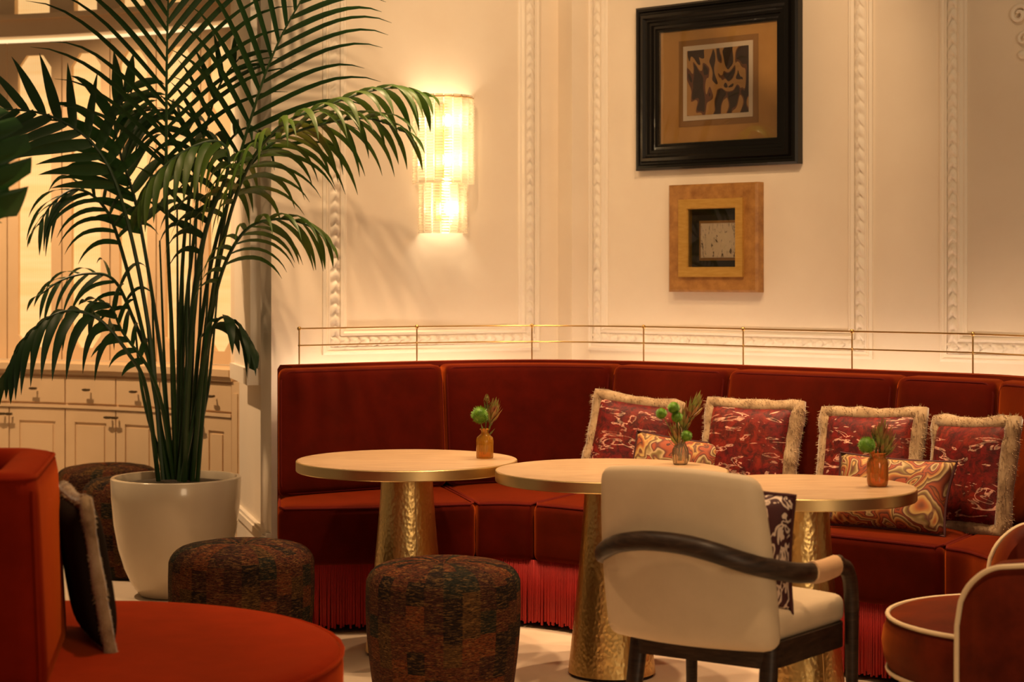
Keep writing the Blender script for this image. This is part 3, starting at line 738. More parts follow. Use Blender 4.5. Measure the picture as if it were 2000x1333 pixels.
# left vase
vx = P(947, 889, 7.19); vase('amber', vx.x, vx.y, 'amber ribbed glass bottle vase on the left table')
g0 = 'flowers in the amber vase'
b0 = V((vx.x, vx.y, .765))
flower('pom', b0+V((-.004, 0, 0)), P(937, 811, 7.17), 'green pompom flower leaning left from the amber vase', g0, .037)
flower('protea', b0+V((.004, 0, 0)), P(968, 786, 7.19), 'pink tipped protea leaning right from the amber vase', g0)
flower('bud', b0+V((0, .004, 0)), P(951, 774, 7.20), 'small cream bud standing tallest in the amber vase', g0)
vx = P(1329, 904, 6.95); vase('clear', vx.x, vx.y, 'small clear glass vase on the middle table behind the chair')
b0 = V((vx.x, vx.y, .765)); g1 = 'flowers in the clear vase'
for (px, py, nm, r) in ((1292, 808, 'leftmost green pompom flower in the clear vase', .023), (1316, 797, 'tallest green pompom flower in the clear vase', .025), (1341, 852, 'lowest green pompom flower at the rim of the clear vase', .023), (1322, 815, 'green pompom flower in the centre of the clear vase bunch', .023)):
    flower('pom', b0+V((rnd.uniform(-.006, .006), rnd.uniform(-.006, .006), 0)), P(px, py, 6.93), nm, g1, r)
flower('protea', b0, P(1364, 778, 6.95), 'tall feathery protea leaning right from the clear vase', g1)
flower('protea', b0+V((.003, .003, 0)), P(1340, 800, 6.97), 'shorter feathery protea upright in the clear vase', g1)
flower('protea', b0+V((-.003, .003, 0)), P(1318, 835, 6.94), 'low leafy protea at the left of the clear vase', g1)
vx = P(1714, 955, 6.23); vase('orange', vx.x, vx.y, 'orange glass jar vase on the right table')
b0 = V((vx.x, vx.y, .765)); g2 = 'flowers in the orange jar'
flower('pom', b0+V((-.006, 0, 0)), P(1693, 870, 6.2), 'green pompom flower leaning left from the orange jar', g2, .032)
flower('protea', b0+V((.006, 0, 0)), P(1738, 848, 6.23), 'leafy protea leaning right from the orange jar', g2)
flower('protea', b0, P(1724, 830, 6.25), 'tall leafy protea upright in the orange jar', g2)
flower('bud', b0+V((-.003, .004, 0)), P(1706, 838, 6.25), 'thin bud stem upright in the orange jar', g2)

# ================================================================== PILLOWS
def pillow(name, label, cat_group, c, right, tilt, w_, h_, th, m, trim=None, roll=0, trimcol='fur', pipe=None, tr=.042, side='fur'):
    """c: centre; right: horizontal unit vector along pillow width; tilt: lean back angle"""
    rx = V(right).normalized(); nrm = V((rx.y, -rx.x, 0)); up = V((0, 0, 1))*math.cos(tilt)-nrm*math.sin(tilt); nn = nrm*math.cos(tilt)+V((0, 0, 1))*math.sin(tilt)
    if roll:
        r2 = rx*math.cos(roll)+up*math.sin(roll); up = up*math.cos(roll)-rx*math.sin(roll); rx = r2
    Mx = Matrix(((rx.x, -nn.x, up.x), (rx.y, -nn.y, up.y), (rx.z, -nn.z, up.z))).to_4x4(); Mx.translation = V(c)
    T = bpy.data.objects.new(name, None); COL.objects.link(T); T.matrix_world = Mx; T.empty_display_size = .05
    tag(T, label, 'pillow', cat_group)
    def shape(u, v, s):
        a, b = 2*u-1, 2*v-1
        pin = 1-.07*(1-a*a)*abs(b)**2*1; pin2 = 1-.07*(1-b*b)*abs(a)**2
        z = th/2*max(0, (1-a**4))**.55*max(0, (1-b**4))**.55
        return V((a*w_/2*pin2, s*z, b*h_/2*pin))
    n = 18; mb = MB(); mb.grid(lambda u, v: shape(u, v, -1), n, n); mb.grid(lambda u, v: shape(u, v, 1), n, n)
    cv = mb.build('cover', m, T, sharp=0)
    bm = bmesh.new(); bm.from_mesh(cv.data); bmesh.ops.remove_doubles(bm, verts=bm.verts, dist=1e-5); bmesh.ops.recalc_face_normals(bm, faces=bm.faces); bm.to_mesh(cv.data); bm.free()
    per = []
    k = 14
    for i in range(k): per.append(shape(i/k, 0, 0))
    for i in range(k): per.append(shape(1, i/k, 0))
    for i in range(k): per.append(shape(1-i/k, 1, 0))
    for i in range(k): per.append(shape(0, 1-i/k, 0))
    if trim:
        rn = random.Random(len(label)); fm = MB(); N = len(per)
        rads = [tr*rn.uniform(.85, 1.1) for _ in per]
        fm.tube(per, [r*.8 for r in rads], 10, closed=True, flat=(1, 1))
        cen = V((0, 0, 0))
        for i in range(N):
            p0, p1 = per[i], per[(i+1) % N]; d = (p1-p0).normalized(); u = V((0, 1, 0)); q = d.cross(u)
            for j in range(80):
                p = p0.lerp(p1, rn.random()); a = rn.uniform(0, 2*PI); rd = (u*math.cos(a)+q*math.sin(a)+d*rn.uniform(-.6, .6)).normalized()
                r = rads[i]; L = r*rn.uniform(.9, 1.14); s_ = rd.orthogonal().normalized()*.0018
                b_ = p+rd*r*.6; fm.add([b_+s_, b_-s_, p+rd*L+V((0, 0, -.004))], [(0, 1, 2)])
        fm.build('fur_trim', trim, T, sharp=0, kind='stuff')
    if pipe:
        MB().tube(per, .0055, 6, closed=True).build('piping', pipe, T)
    return T
gF = 'fur trimmed pillows on the banquette'
a41 = math.radians(-41)
def rdir(deg): return V((math.cos(math.radians(deg)), math.sin(math.radians(deg)), 0))
def pil(px, Y, z): p = P(px, 0, Y); return V((p.x, Y, z))
pillow('fur_trim_pillow', 'red fur trimmed pillow furthest left, slumped into the banquette corner', gF, pil(1238, 8.02, .725), rdir(-24), .30, .41, .40, .15, 'kilim', 'fur', roll=-.10)
pillow('fur_trim_pillow', 'red fur trimmed pillow behind the cream armchair, second from left', gF, pil(1463, 7.62, .735), rdir(-36), .28, .41, .40, .15, 'kilim', 'fur', roll=.0)
pillow('fur_trim_pillow', 'red fur trimmed pillow behind the orange jar, third from left', gF, pil(1697, 7.15, .735), rdir(-36), .28, .40, .40, .15, 'kilim', 'fur', roll=.03)
pillow('fur_trim_pillow', 'red fur trimmed pillow furthest right, turned in the banquette corner', gF, pil(1896, 6.80, .725), rdir(-60), .20, .38, .40, .15, 'kilim', 'fur', roll=.06)
gP = 'paisley lumbar pillows on the banquette'
pillow('paisley_pillow', 'small paisley lumbar pillow behind the clear glass vase', gP, pil(1318, 7.72, .655), rdir(-28), .35, .42, .27, .12, 'paisley', roll=-.10, pipe='burg')
pillow('paisley_pillow', 'small paisley lumbar pillow behind the orange jar vase', gP, pil(1741, 6.78, .660), rdir(-35), .38, .46, .28, .12, 'paisley', roll=-.02, pipe='burg')

# ================================================================== CREAM ARMCHAIR
RL = V((.335, 5.48, 0)); RR = V((.745, 5.20, 0)); cw = (RR-RL).length; cx = (RR-RL).normalized(); cf = V((-cx.y, cx.x, 0))
CO = (RL+RR)/2; crz = math.atan2(cx.y, cx.x)
ch = thing('armchair', 'cream leather armchair with dark curved wooden arms seen from behind', 'chair', CO, crz)
W2 = cw/2; DP = .47
# seat pad
def seatmap(p):
    x, y = p.x, p.y; taper = 1+.10*(y/DP)
    return V((x*taper, y+DP/2+.01, .455+p.z+(.012*(1-(x/W2)**2) if p.z > 0 else 0)))
MB().rbox(cw*.98, DP-.02, .085, .03, seatmap, 8, 8, 2).build('seat', 'cream', ch, sharp=0)
# seat apron
ap = MB()
pts = []
def apron_pt(k): # rounded rectangle loop
    return None
loop = []
rc = .06; hw, hd = W2+.002, DP/2+.002
for (x, y, a0) in ((hw-rc, hd-rc, 0), (-hw+rc, hd-rc, 90), (-hw+rc, -hd+rc, 180), (hw-rc, -hd+rc, 270)):
    for k in range(7):
        an = math.radians(a0+15*k); px_, py_ = x+rc*math.cos(an), y+rc*math.sin(an)
        px_ *= 1+.10*(py_/DP); loop.append((px_, py_+DP/2))
vs = []; fc = []; n_ = len(loop)
for (x, y) in loop: vs += [(x, y, .345), (x, y, .418), (x*.92, (y-DP/2)*.92+DP/2, .418), (x*.92, (y-DP/2)*.92+DP/2, .345)]
for i in range(n_):
    j = (i+1) % n_
    for k in range(4): fc.append((i*4+k, j*4+k, j*4+(k+1) % 4, i*4+(k+1) % 4))
ap.add(vs, fc); ap.build('seat_rail', 'walnut', ch, sharp=35)
# backrest
Hb = .50
def backmap(p):
    h = p.z/Hb+.5; wf = 1.04-.07*h+.04*math.sin(PI*h)
    x = p.x*wf; cv = .055*(1-(p.x/(W2))**2)
    arch = .018*(1-(p.x/W2)**2)*(1 if h > .5 else 0)*max(0, (h-.5)*2)
    return V((x, -.035-cv-.085*h+p.y*(1.0-.35*h), .405+Hb*h+arch))
MB().rbox(cw*1.06, .085, Hb, .04, backmap, 12, 2, 10, 0).build('backrest', 'cream', ch, sharp=0)
# legs
def leg(pts, rr): return MB().tube(pts, rr, 10, flat=(1, .85)).build('leg', 'walnut', ch, sharp=50)
for s_ in (-1, 1):
    leg([(s_*(W2-.035), .03, .40), (s_*(W2-.03), .005, .25), (s_*(W2-.03), -.045, .10), (s_*(W2-.03), -.085, 0)], [.028, .027, .023, .018])
    xs = s_*(W2*1.05+.014); yf = DP-.03
    cvp = catmull([(xs, yf+.02, 0), (xs, yf+.02, .30), (xs, yf+.015, .50), (xs, yf-.015, .575), (xs-s_*.002, yf-.075, .600)], 7)
    leg(cvp, [.018+.008*min(1, i/12) for i in range(len(cvp))])
# curved arm rail
arm = []
half = [(W2*.30, -.208, .712), (W2*.62, -.192, .696), (W2*.95, -.135, .664), (W2*1.13+.028, -.02, .632), (W2*1.12+.028, .14, .612), (W2*1.08+.02, DP*.55, .604), (W2*1.05+.014, DP-.10, .602)]
ctrl = [(-x, y, z) for x, y, z in reversed(half)]+[(0, -.212, .716)]+half
cvp = catmull(ctrl, 8)
MB().tube(cvp, .025, 12, flat=(.8, 1.15)).build('arm_rail', 'walnut', ch, sharp=50)
for s_ in (-1, 1):
    seg = [p for p in cvp if s_*p.x > 0 and 0.09 < p.y < DP-.13]
    if s_ < 0: seg = seg
    MB().tube(seg, .0295, 14, flat=(.85, 1.12)).build('arm_wrap', 'tan', ch, sharp=50)
# pillow on the chair
pc = CO+cx*(W2*.36)+cf*.10+V((0, 0, .680))
pillow('maze_pillow', 'burgundy and cream patterned pillow propped inside the cream armchair', None, pc, cx, -.20, .33, .36, .12, 'maze', pipe='burg', roll=-.12)

# ================================================================== RUST BARREL CHAIR (right edge)
BO = V((1.60, 5.42, 0)); brz = math.radians(160)   # local +x is the facing direction
bc = thing('barrel_chair', 'rust velvet barrel chair with cream piping at the right edge', 'chair', BO, brz)
def seat_r(a): return .40*(1+.10*math.cos(a)**2)+(.05 if math.cos(a) > 0 else 0)*math.cos(a)
pr = [(0, .27), (.88, .27), (.95, .275), (.985, .29), (1.02, .33), (1.03, .37), (1.02, .41), (.985, .445), (.95, .455), (.80, .466), (.4, .474), (0, .476)]
vsM = MB(); vsM.lathe(pr, 64, rad=lambda a: seat_r(a)); vsM.build('seat', 'velvet_b', bc, sharp=0)
for z, k in ((.448, .985), (.287, .985)):
    MB().tube([(seat_r(2*PI*i/64)*(k+.01)*math.cos(2*PI*i/64), seat_r(2*PI*i/64)*(k+.01)*math.sin(2*PI*i/64), z) for i in range(64)], .007, 8, closed=True).build('piping', 'pipe_c', bc)
MB().lathe([(0, 0), (.26, 0), (.27, .02), (.27, .25), (.30, .27), (0, .27)], 48).build('base', 'velvet_b', bc, sharp=40)
A0 = math.radians(60)
def shell(q): # q 0..1 around the back
    return A0+(2*PI-2*A0)*q
def top_z(q):
    e = min(q, 1-q); f_ = min(1, e/.07); return .50+.17*math.sqrt(max(0, 1-(1-f_)**2))+.09*min(1, max(0, e-.03)/.35)
ro, ri = .475, .375
mb = MB(); ns = 160; rings = []
vs = []; fc = []
for i in range(ns+1):
    q = i/ns; a = shell(q); zt_ = top_z(q); ca, sa = math.cos(a), math.sin(a)
    for (r, z) in ((ri, .30), (ri, zt_-.03), (ri+.02, zt_-.006), ((ri+ro)/2, zt_), (ro-.02, zt_-.006), (ro, zt_-.03), (ro, .10), (ro-.03, .06), (ri, .06)):
        vs.append((r*ca, r*sa, z))
m_ = 9
for i in range(ns):
    for k in range(m_): fc.append((i*m_+k, i*m_+(k+1) % m_, (i+1)*m_+(k+1) % m_, (i+1)*m_+k))
fc.append(tuple(range(m_))); fc.append(tuple(ns*m_+k for k in range(m_-1, -1, -1)))
mb.add(vs, fc); mb.build('shell', 'velvet_b', bc, sharp=50)
pts = [((ro+.004)*math.cos(shell(0)), (ro+.004)*math.sin(shell(0)), .06+(top_z(0)-.1)*k/8) for k in range(8)]+[((ro+.003)*math.cos(shell(i/ns)), (ro+.003)*math.sin(shell(i/ns)), top_z(i/ns)-.012) for i in range(ns+1)]+[((ro+.004)*math.cos(shell(1)), (ro+.004)*math.sin(shell(1)), .06+(top_z(1)-.1)*k/8) for k in range(7, -1, -1)]
MB().tube(pts, .0075, 8).build('piping', 'pipe_c', bc)

# ================================================================== FOREGROUND ROUND SOFA (left)
FO = V((-1.6, 4.95, 0))
fo = thing('island_sofa', 'rust orange velvet island sofa with planter back in the left foreground', 'sofa', FO)
def stad(x0, x1, yc, r, n=24):
    pts = []
    for k in range(n+1):
        a = -PI/2+PI*k/n; pts.append((x1+r*math.cos(a), yc+r*math.sin(a)))
    for k in range(n+1):
        a = PI/2+PI*k/n; pts.append((x0+r*math.cos(a), yc+r*math.sin(a)))
    return pts
def extr(mb, rings):
    n = len(rings[0]); vs = []; fc = []
    for rg in rings: vs += rg
    for i in range(len(rings)-1):
        for k in range(n): fc.append((i*n+k, i*n+(k+1) % n, (i+1)*n+(k+1) % n, (i+1)*n+k))
    fc.append(tuple(range(n-1, -1, -1))); fc.append(tuple((len(rings)-1)*n+k for k in range(n)))
    return mb.add(vs, fc)
def inset(x0, x1, yc, r, e, z): return [(x, y, z) for x, y in stad(x0, x1, yc, r-e)]
sx0, sx1, sy, sr = -3.0, -1.25, 4.95, .795
rg = [inset(sx0, sx1, sy, sr, e, z) for e, z in ((.03, .14), (.005, .16), (0, .20), (0, .40), (.003, .43), (.012, .446), (.03, .454), (.08, .457), (.35, .460))]
extr(MB(), rg).build('seat', 'velvet_o', fo, FO, sharp=0)
MB().tube([(x, y, .441) for x, y in stad(sx0, sx1, sy, sr-.002)], .006, 8, closed=True).build('piping', 'velvet_o', fo, FO)
extr(MB(), [inset(sx0, sx1, sy, sr, .10, 0), inset(sx0, sx1, sy, sr, .10, .15)]).build('plinth', 'dark', fo, FO)
# planter back: rounded rectangular column with hollow top
def rrect(x0, x1, y0, y1, r, z, sk=0.0):
    pts = []
    for (cx_, cy_, a0) in ((x1-r, y1-r, 0), (x0+r, y1-r, 90), (x0+r, y0+r, 180), (x1-r, y0+r, 270)):
        for k in range(9):
            an = math.radians(a0+11.25*k); X_, Y_ = cx_+r*math.cos(an), cy_+r*math.sin(an)
            pts.append((X_-(Y_-4.5)*sk, Y_, z))
    return pts
bx0, bx1, by0, by1 = -3.0, -1.135, 4.47, 5.22
rr_ = []
for e, z in ((0, .44), (0, .50), (.02, .92), (.026, .955), (.042, .972), (.07, .978)): rr_.append(rrect(bx0+e, bx1-e*1.1, by0+e*.6, by1-e*.6, .07, z, .17))
for e, z in ((.095, .977), (.108, .966), (.114, .93), (.12, .80)): rr_.append(rrect(bx0+e, bx1-e*1.25, by0+e, by1-e, .05, z, .17))
extr(MB(), rr_).build('planter_back', 'velvet_o', fo, FO, sharp=0)
sp = rrect(bx0, bx1+.002, by0-.002, by1, .07, 0, .17)
# vertical seams at the near corner and welt around the top edge
p_ = sp[27+4]
seam = [(p_[0]-.02*max(0, (z-.5)/.42), p_[1]+.012*max(0, (z-.5)/.42), z) for z in [.455+.48*k/10 for k in range(11)]]
MB().tube(seam, .004, 6).build('seam', 'velvet_o', fo, FO)
MB().tube([V(q) for q in rrect(bx0+.030, bx1-.033, by0+.018, by1-.018, .07, .963, .17)], .005, 6, closed=True).build('welt', 'velvet_o', fo, FO)
# pillow leaning on its end
pillow('edge_on_pillow', 'dark fur trimmed pillow seen edge on against the foreground sofa back', None, V((-1.168, 5.06, .660)), V((-.38, .925, 0)), .16, .38, .42, .10, 'olive', 'fur', tr=.022)
# monstera growing from the planter
mo = thing('monstera_plant', 'broad split monstera leaves entering at the left edge above the sofa', 'plant', (-1.62, 4.95, .82))
MOo = V((-1.62, 4.95, .82))
MB().lathe([(0, 0), (.09, 0), (.10, .08), (0, .09)], 24).build('root_ball', 'soil', mo)
def mleaf(base, dirv, side, L, Wd, seed):
    dirv = V(dirv).normalized(); side = V(side).normalized(); nrm = dirv.cross(side).normalized(); rn = random.Random(seed)
    mb = MB(); n = 40
    def half(sg):
        rim = []
        for k in range(n+1):
            q = k/n; wv_ = Wd*math.sin(PI*min(1, q*.92+.06))**.75
            cut = 1.0
            ph = (q*6.0) % 1.0
            if .10 < q < .9 and ph > .80: cut = .45
            rim.append((q, wv_*cut))
        vs = []
        for q, w0 in rim:
            for j in range(4):
                f_ = j/3; vs.append(V(base)+dirv*(L*q+f_*.10*L*(1-q)*.6)+side*sg*w0*f_+nrm*(.03*math.sin(q*PI)-.05*f_*f_-.10*q*q))
        fc_ = []
        for k in range(n):
            for j in range(3): fc_.append((k*4+j, (k+1)*4+j, (k+1)*4+j+1, k*4+j+1))
        mb.add(vs, fc_)
    half(1); half(-1); return mb
for k, (b, d, s_, L, Wd) in enumerate((((-1.565, 5.0, 1.95), (.35, -.1, -.85), (.8, -.2, .35), .36, .19), ((-1.75, 4.9, 2.1), (-.6, -.2, -.5), (.5, -.6, .3), .36, .18), ((-1.66, 5.1, 2.25), (.05, .4, .4), (.95, 0, .1), .34, .16))):
    lf = mleaf(b, d, s_, L, Wd, k).build('leaf', 'monst', mo, MOo, sharp=0)
    MB().tube(catmull([MOo+V((0, 0, .06)), MOo.lerp(V(b), .5)+V((-.05, 0, .1)), V(b)], 8), .008, 8).build('leaf_stalk', 'stem', lf, MOo)

# ================================================================== POUFS
def pouf():
    T = thing('patchwork_pouf', '', 'pouf', (0, 0, 0), group='patchwork poufs')
    R, H = .268, .48
    pr = [(0, .012), (R*.84, .012), (R*.885, .022), (R*.91, .05)]
    for k in range(1, 9): q = k/8; pr.append((R*(.91+.09*math.sin(PI*.5*q*1.1)), .05+(.34-.05)*q))
    for k in range(1, 8):
        a = PI/2*k/7; pr.append((R-.075+.075*math.cos(a), .375+.068*math.sin(a)))
    pr += [(R*.55, .452), (R*.30, .454), (R*.12, .449), (.012, .437), (0, .434)]
    pr = [(r, z*1.055) for r, z in pr]; MB().lathe(pr, 72).build('cover', 'patch', T, sharp=0)
    MB().sphere((0, 0, .460), .014, 12, 6, (1, 1, .5)).build('button', 'patch', T)
    MB().lathe([(0, 0), (R*.80, 0), (R*.80, .014), (0, .014)], 32).build('foot', 'dark', T)
    return T
pf = pouf(); pf.location = (-.237, 6.36, 0); pf.rotation_euler.z = .4; pf['label'] = 'brown patchwork pouf nearest the camera in front of the left table'
dup(pf, (-.997, 6.80, 0), 2.2, 'brown patchwork pouf directly in front of the white planter')
dup(pf, (-2.107, 9.60, 0), 4.1, 'dark patchwork pouf furthest back beside the cream cabinets')
dup(pf, (-1.835, 9.05, 0), 1.3, 'dark patchwork pouf half hidden behind the white planter')

# ================================================================== PICTURES
def picture(name, label, t0, t1, z0, z1, dep): 
    O_ = C+dR*((t0+t1)/2)+V((0, 0, (z0+z1)/2)); T = bpy.data.objects.new(name, None); COL.objects.link(T)
    # local x along wall, y out of the wall towards room (negative), z up
    Mx = Matrix(((dR.x, -nR.x, 0), (dR.y, -nR.y, 0), (0, 0, 1))).to_4x4(); Mx.translation = O_; T.matrix_world = Mx; tag(T, label, 'picture'); return T
def frame_ring(prof, w_, h_):
    """prof: list (inset, out)"""
    mb = MB(); vs = []; fc = []; n = len(prof)
    for sx_, sz_ in ((-1, -1), (1, -1), (1, 1), (-1, 1)):
        for q, h in prof: vs.append((sx_*(w_/2-q), -h, sz_*(h_/2-q)))
    for k in range(4):
        j = (k+1) % 4
        for i in range(n): fc.append((k*n+i, j*n+i, j*n+(i+1) % n, k*n+(i+1) % n))
    return mb.add(vs, fc)
def plate(mb, w_, h_, y, cx_=0, cz_=0, th=.003): return mb.box(cx_-w_/2, cx_+w_/2, -y, -y+th, cz_-h_/2, cz_+h_/2)
t0, t1 = tR(1250), tR(1570); w_, h_ = t1-t0-.01, .775
p1 = picture('framed_print', 'large abstract print in a wide stepped black frame, upper right', t0, t1, 1.962, 2.737, .06)
frame_ring([(0, .002), (0, .040), (.010, .050), (.022, .050), (.028, .042), (.036, .042), (.042, .058), (.056, .062), (.066, .050), (.074, .050), (.080, .040), (.092, .040), (.096, .030), (.108, .032), (.114, .022), (.122, .022), (.126, .004)], w_, h_).build('frame', 'blackf', p1, sharp=25)
MB().box(-w_/2+.1, w_/2-.1, -.008, -.002, -h_/2+.1, h_/2-.1).build('mat_board', 'mat1', p1, smooth=False)
pw, ph = w_*.43, h_*.45
plate(MB(), pw+.055, ph+.055, .010, 0, .012).build('inner_mat', 'mat2', p1, smooth=False)
pp_ = plate(MB(), pw, ph, .013, 0, .012).build('paper', 'paper', p1, smooth=False)
plate(MB(), pw-.045, ph-.045, .0145, 0, .012, .002).build('printed_image', 'print', pp_, smooth=False)
plate(MB(), w_-.225, h_-.225, .020, 0, 0, .002).build('glass', 'g_pane', p1, smooth=False)
t0, t1 = tR(1318), tR(1492); w2_, h2_ = t1-t0, .50
p2 = picture('framed_sketch', 'small ink sketch in a deep burl and gilt box frame below', t0, t1, 1.387, 1.887, .06)
p2['label'] = 'small ink sketch deep inside a square burl and gilt box frame'
frame_ring([(0, .002), (0, .046), (.010, .056), (.104, .056), (.104, .002)], w2_, h2_).build('frame', 'burl', p2, sharp=25)
frame_ring([(.070, .050), (.070, .070), (.112, .066), (.116, .058), (.116, .010)], w2_, h2_).build('gilt_slip', 'goldf', p2, sharp=25)
MB().box(-w2_/2+.06, w2_/2-.06, -.024, -.002, -h2_/2+.06, h2_/2-.06).build('backing', M['dark'], p2, smooth=False)
plate(MB(), .215, .185, .030, .02, -.012, .004).build('mount', 'mat2', p2, smooth=False)
pp_ = plate(MB(), .195, .160, .0325, .02, -.012, .002).build('paper', 'paper', p2, smooth=False)
plate(MB(), .190, .155, .0335, .02, -.012, .001).build('drawing', 'sketch', pp_, smooth=False)
plate(MB(), w2_-.235, h2_-.235, .052, 0, 0, .002).build('glass', 'g_pane', p2, smooth=False)

# ================================================================== WALL SCONCE
ts = tL(862); SOo = A+dL*ts+V((0, 0, 1.98))
sc = bpy.data.objects.new('wall_sconce', None); COL.objects.link(sc)
Mx = Matrix(((dL.x, -nL.x, 0), (dL.y, -nL.y, 0), (0, 0, 1))).to_4x4(); Mx.translation = SOo; sc.matrix_world = Mx
tag(sc, 'two tier ribbed glass wall sconce glowing between the wall mouldings', 'lamp')
MB().box(-.035, .035, -.012, 0, -.26, .30).build('back_plate', 'brass', sc, smooth=False)
tiers = ((.150, .335, -.085, 11), (.118, -.060, -.318, 9))
for (r, z1_, z0_, n) in tiers:
    MB().tube([(r*math.cos(PI+PI*k/24)*1.0, r*math.sin(PI+PI*k/24), z1_-.012) for k in range(25)], .0045, 6).build('hoop', 'brass', sc)
    H_ = z1_-z0_; nr = int(H_/.0135); sw = PI*r/n*.43; prof = []
    for k in range(nr):
        z = z0_+H_*k/nr; dz = H_/nr
        prof += [(.0025, z+dz*.05), (.0065, z+dz*.3), (.0065, z+dz*.7), (.0025, z+dz*.95)]
    mb = MB(); vs = []; fc = []
    for q, z in prof: vs += [(-sw, -q, z), (sw, -q, z), (sw, q, z), (-sw, q, z)]
    for i in range(len(prof)-1):
        for k in range(4): fc.append((i*4+k, i*4+(k+1) % 4, (i+1)*4+(k+1) % 4, (i+1)*4+k))
    fc.append((0, 1, 2, 3)); fc.append(tuple((len(prof)-1)*4+k for k in (3, 2, 1, 0)))
    proto = mb.add(vs, fc).build('glass_strip', 'g_rib', sc, smooth=False)
    for k in range(n):
        a = PI+PI*(k+.5)/n
        ob = proto if k == 0 else proto.copy()
        if k: COL.objects.link(ob); ob.parent = sc
        ob.location = (r*math.cos(a), r*math.sin(a), 0); ob.rotation_euler = (0, 0, a+PI/2)
for z, pw_ in ((.215, 1.8), (.03, 1.8), (-.20, 1.8)):
    b = MB(); b.sphere((0, -.065, z), .018, 14, 10, (1, 1, 1.6)); bo = b.build('bulb', 'bulb', sc)
    h = MB(); h.tube([(0, -.01, z-.045), (0, -.065, z-.045), (0, -.065, z-.028)], .007, 8); h.build('lamp_holder', 'brass', bo)
    l = bpy.data.lights.new('sconce_bulb_light', 'POINT'); l.energy = pw_; l.color = (1, .76, .48); l.shadow_soft_size = .03
    lo = bpy.data.objects.new('sconce_bulb_light', l); COL.objects.link(lo); lo.location = SOo+nL*.10+V((0, 0, z)); 

# ================================================================== POTTED PALM
PX, PY = -1.54, 8.45
palm = thing('potted_palm', 'tall kentia palm with arching fronds in a white ceramic planter', 'plant', (PX, PY, 0))
PO = V((PX, PY, 0))
pp = [(0, 0), (.150, 0), (.168, .010), (.20, .055), (.235, .13), (.262, .22), (.282, .33), (.293, .45), (.296, .535), (.292, .541), (.276, .541), (.272, .53), (.270, .50), (0, .50)]
MB().lathe(pp, 72).build('pot', 'pot', palm, sharp=60)
MB().lathe([(0, .49), (.270, .49), (.271, .505), (.20, .515), (.1, .525), (0, .53)], 40).build('soil', 'soil', palm)
budget = [300]
def clear(p):
    p = V(p); q = p-A
    rb = V((p.x-BC.x, p.y-BC.y, 0)); R_ = (RS-.05) if p.z > 1.0 else BR-.05
    if q.dot(dL) > 0 and q.dot(nL) < .035 and q.dot(nV) < .12: p = p+nL*(.035-q.dot(nL))
    elif q.dot(dV) > 0 and q.dot(nV) < .10 and p.x > -1.7: p = p+nV*(.10-q.dot(nV))
    rb = V((p.x-BC.x, p.y-BC.y, 0))
    if rb.length > R_: p = V((BC.x, BC.y, p.z))+rb.normalized()*R_
    return p
def frond(ctrl, nleaf, L0, roll, droop, wid=.030, up=.55, m='leaf', start=.42, indiv=True, seed=1, lift=0.0, rr=.0105, tilt=1.0):
    rn = random.Random(seed)
    pts = [clear(q_) for q_ in catmull([P(px, py, PY+dy) for px, py, dy in ctrl], 10)]; path = Path(pts); N = len(pts)
    rad = [rr*(1-.78*i/(N-1))+.0008 for i in range(N)]
    fo_ = MB().tube(pts, rad, 7).build('frond', 'stem', palm, PO)
    joined = MB(); cam_n = V((0, -1, 0))
    for k in range(nleaf):
        q = k/(nleaf-1); d = path.L*(start+(1-start)*q*.985); p = path.at(d); t_ = (path.at(d+.01)-path.at(d-.01)).normalized()
        sgn = 1 if k % 2 else -1
        inpl = t_.cross(cam_n).normalized()              # in the picture plane
        depth = t_.cross(inpl).normalized()
        side = (inpl*math.cos(roll)+depth*math.sin(roll))*sgn
        ln = L0*(.55+.45*math.sin(PI*min(1, .18+q*.80)))*rn.uniform(.88, 1.1)
        if q > .85: ln *= .8
        fa = up+.75*q
        dr = (side+t_*fa+V((0, 0, lift))).normalized()
        ns_ = 9; step = ln/ns_; cur = p.copy(); cl = []; dv = dr.copy()
        for i in range(ns_+1):
            cl.append((cur.copy(), dv.copy())); f_ = i/ns_
            dv = (dv+V((0, 0, -1))*droop*(.10+1.9*f_*f_ if droop < .65 else .45+1.0*f_)*rn.uniform(.75, 1.25)/ns_*2.2).normalized(); cur = cur+dv*step
        mb = MB() if (indiv and budget[0] > 0) else joined
        vs = []; wd = wid*rn.uniform(.8, 1.15)
        for i, (c_, d_) in enumerate(cl):
            f_ = i/ns_; wv_ = wd*.5*(math.sin(PI*min(1, (f_*.93+.07))**.62)**.85)
            if i == ns_: wv_ = .0006
            wd_v = (t_-d_*t_.dot(d_))
            wd_v = wd_v.normalized() if wd_v.length > .05 else d_.orthogonal().normalized()
            wd_v = (wd_v*tilt+d_.cross(wd_v)*.25*sgn).normalized(); nn = d_.cross(wd_v)
            vs += [c_+wd_v*wv_, c_-nn*wv_*.25*sgn, c_-wd_v*wv_]
        fc_ = []
        for i in range(ns_):
            a = i*3; fc_ += [(a, a+1, a+4, a+3), (a+1, a+2, a+5, a+4)]
        cvs = [clear(v_) for v_ in vs]
        if max((a_-b_).length for a_, b_ in zip(cvs, vs)) > .03: continue
        mb.add(cvs, fc_)
        if mb is not joined:
            budget[0] -= 1
            mm_ = m
            mb.build('leaflet', mm_, fo_, PO, sharp=0)
    if joined.v: joined.build('leaflets', m, fo_, PO, sharp=0, kind='stuff')
    return fo_
HP = PI/2
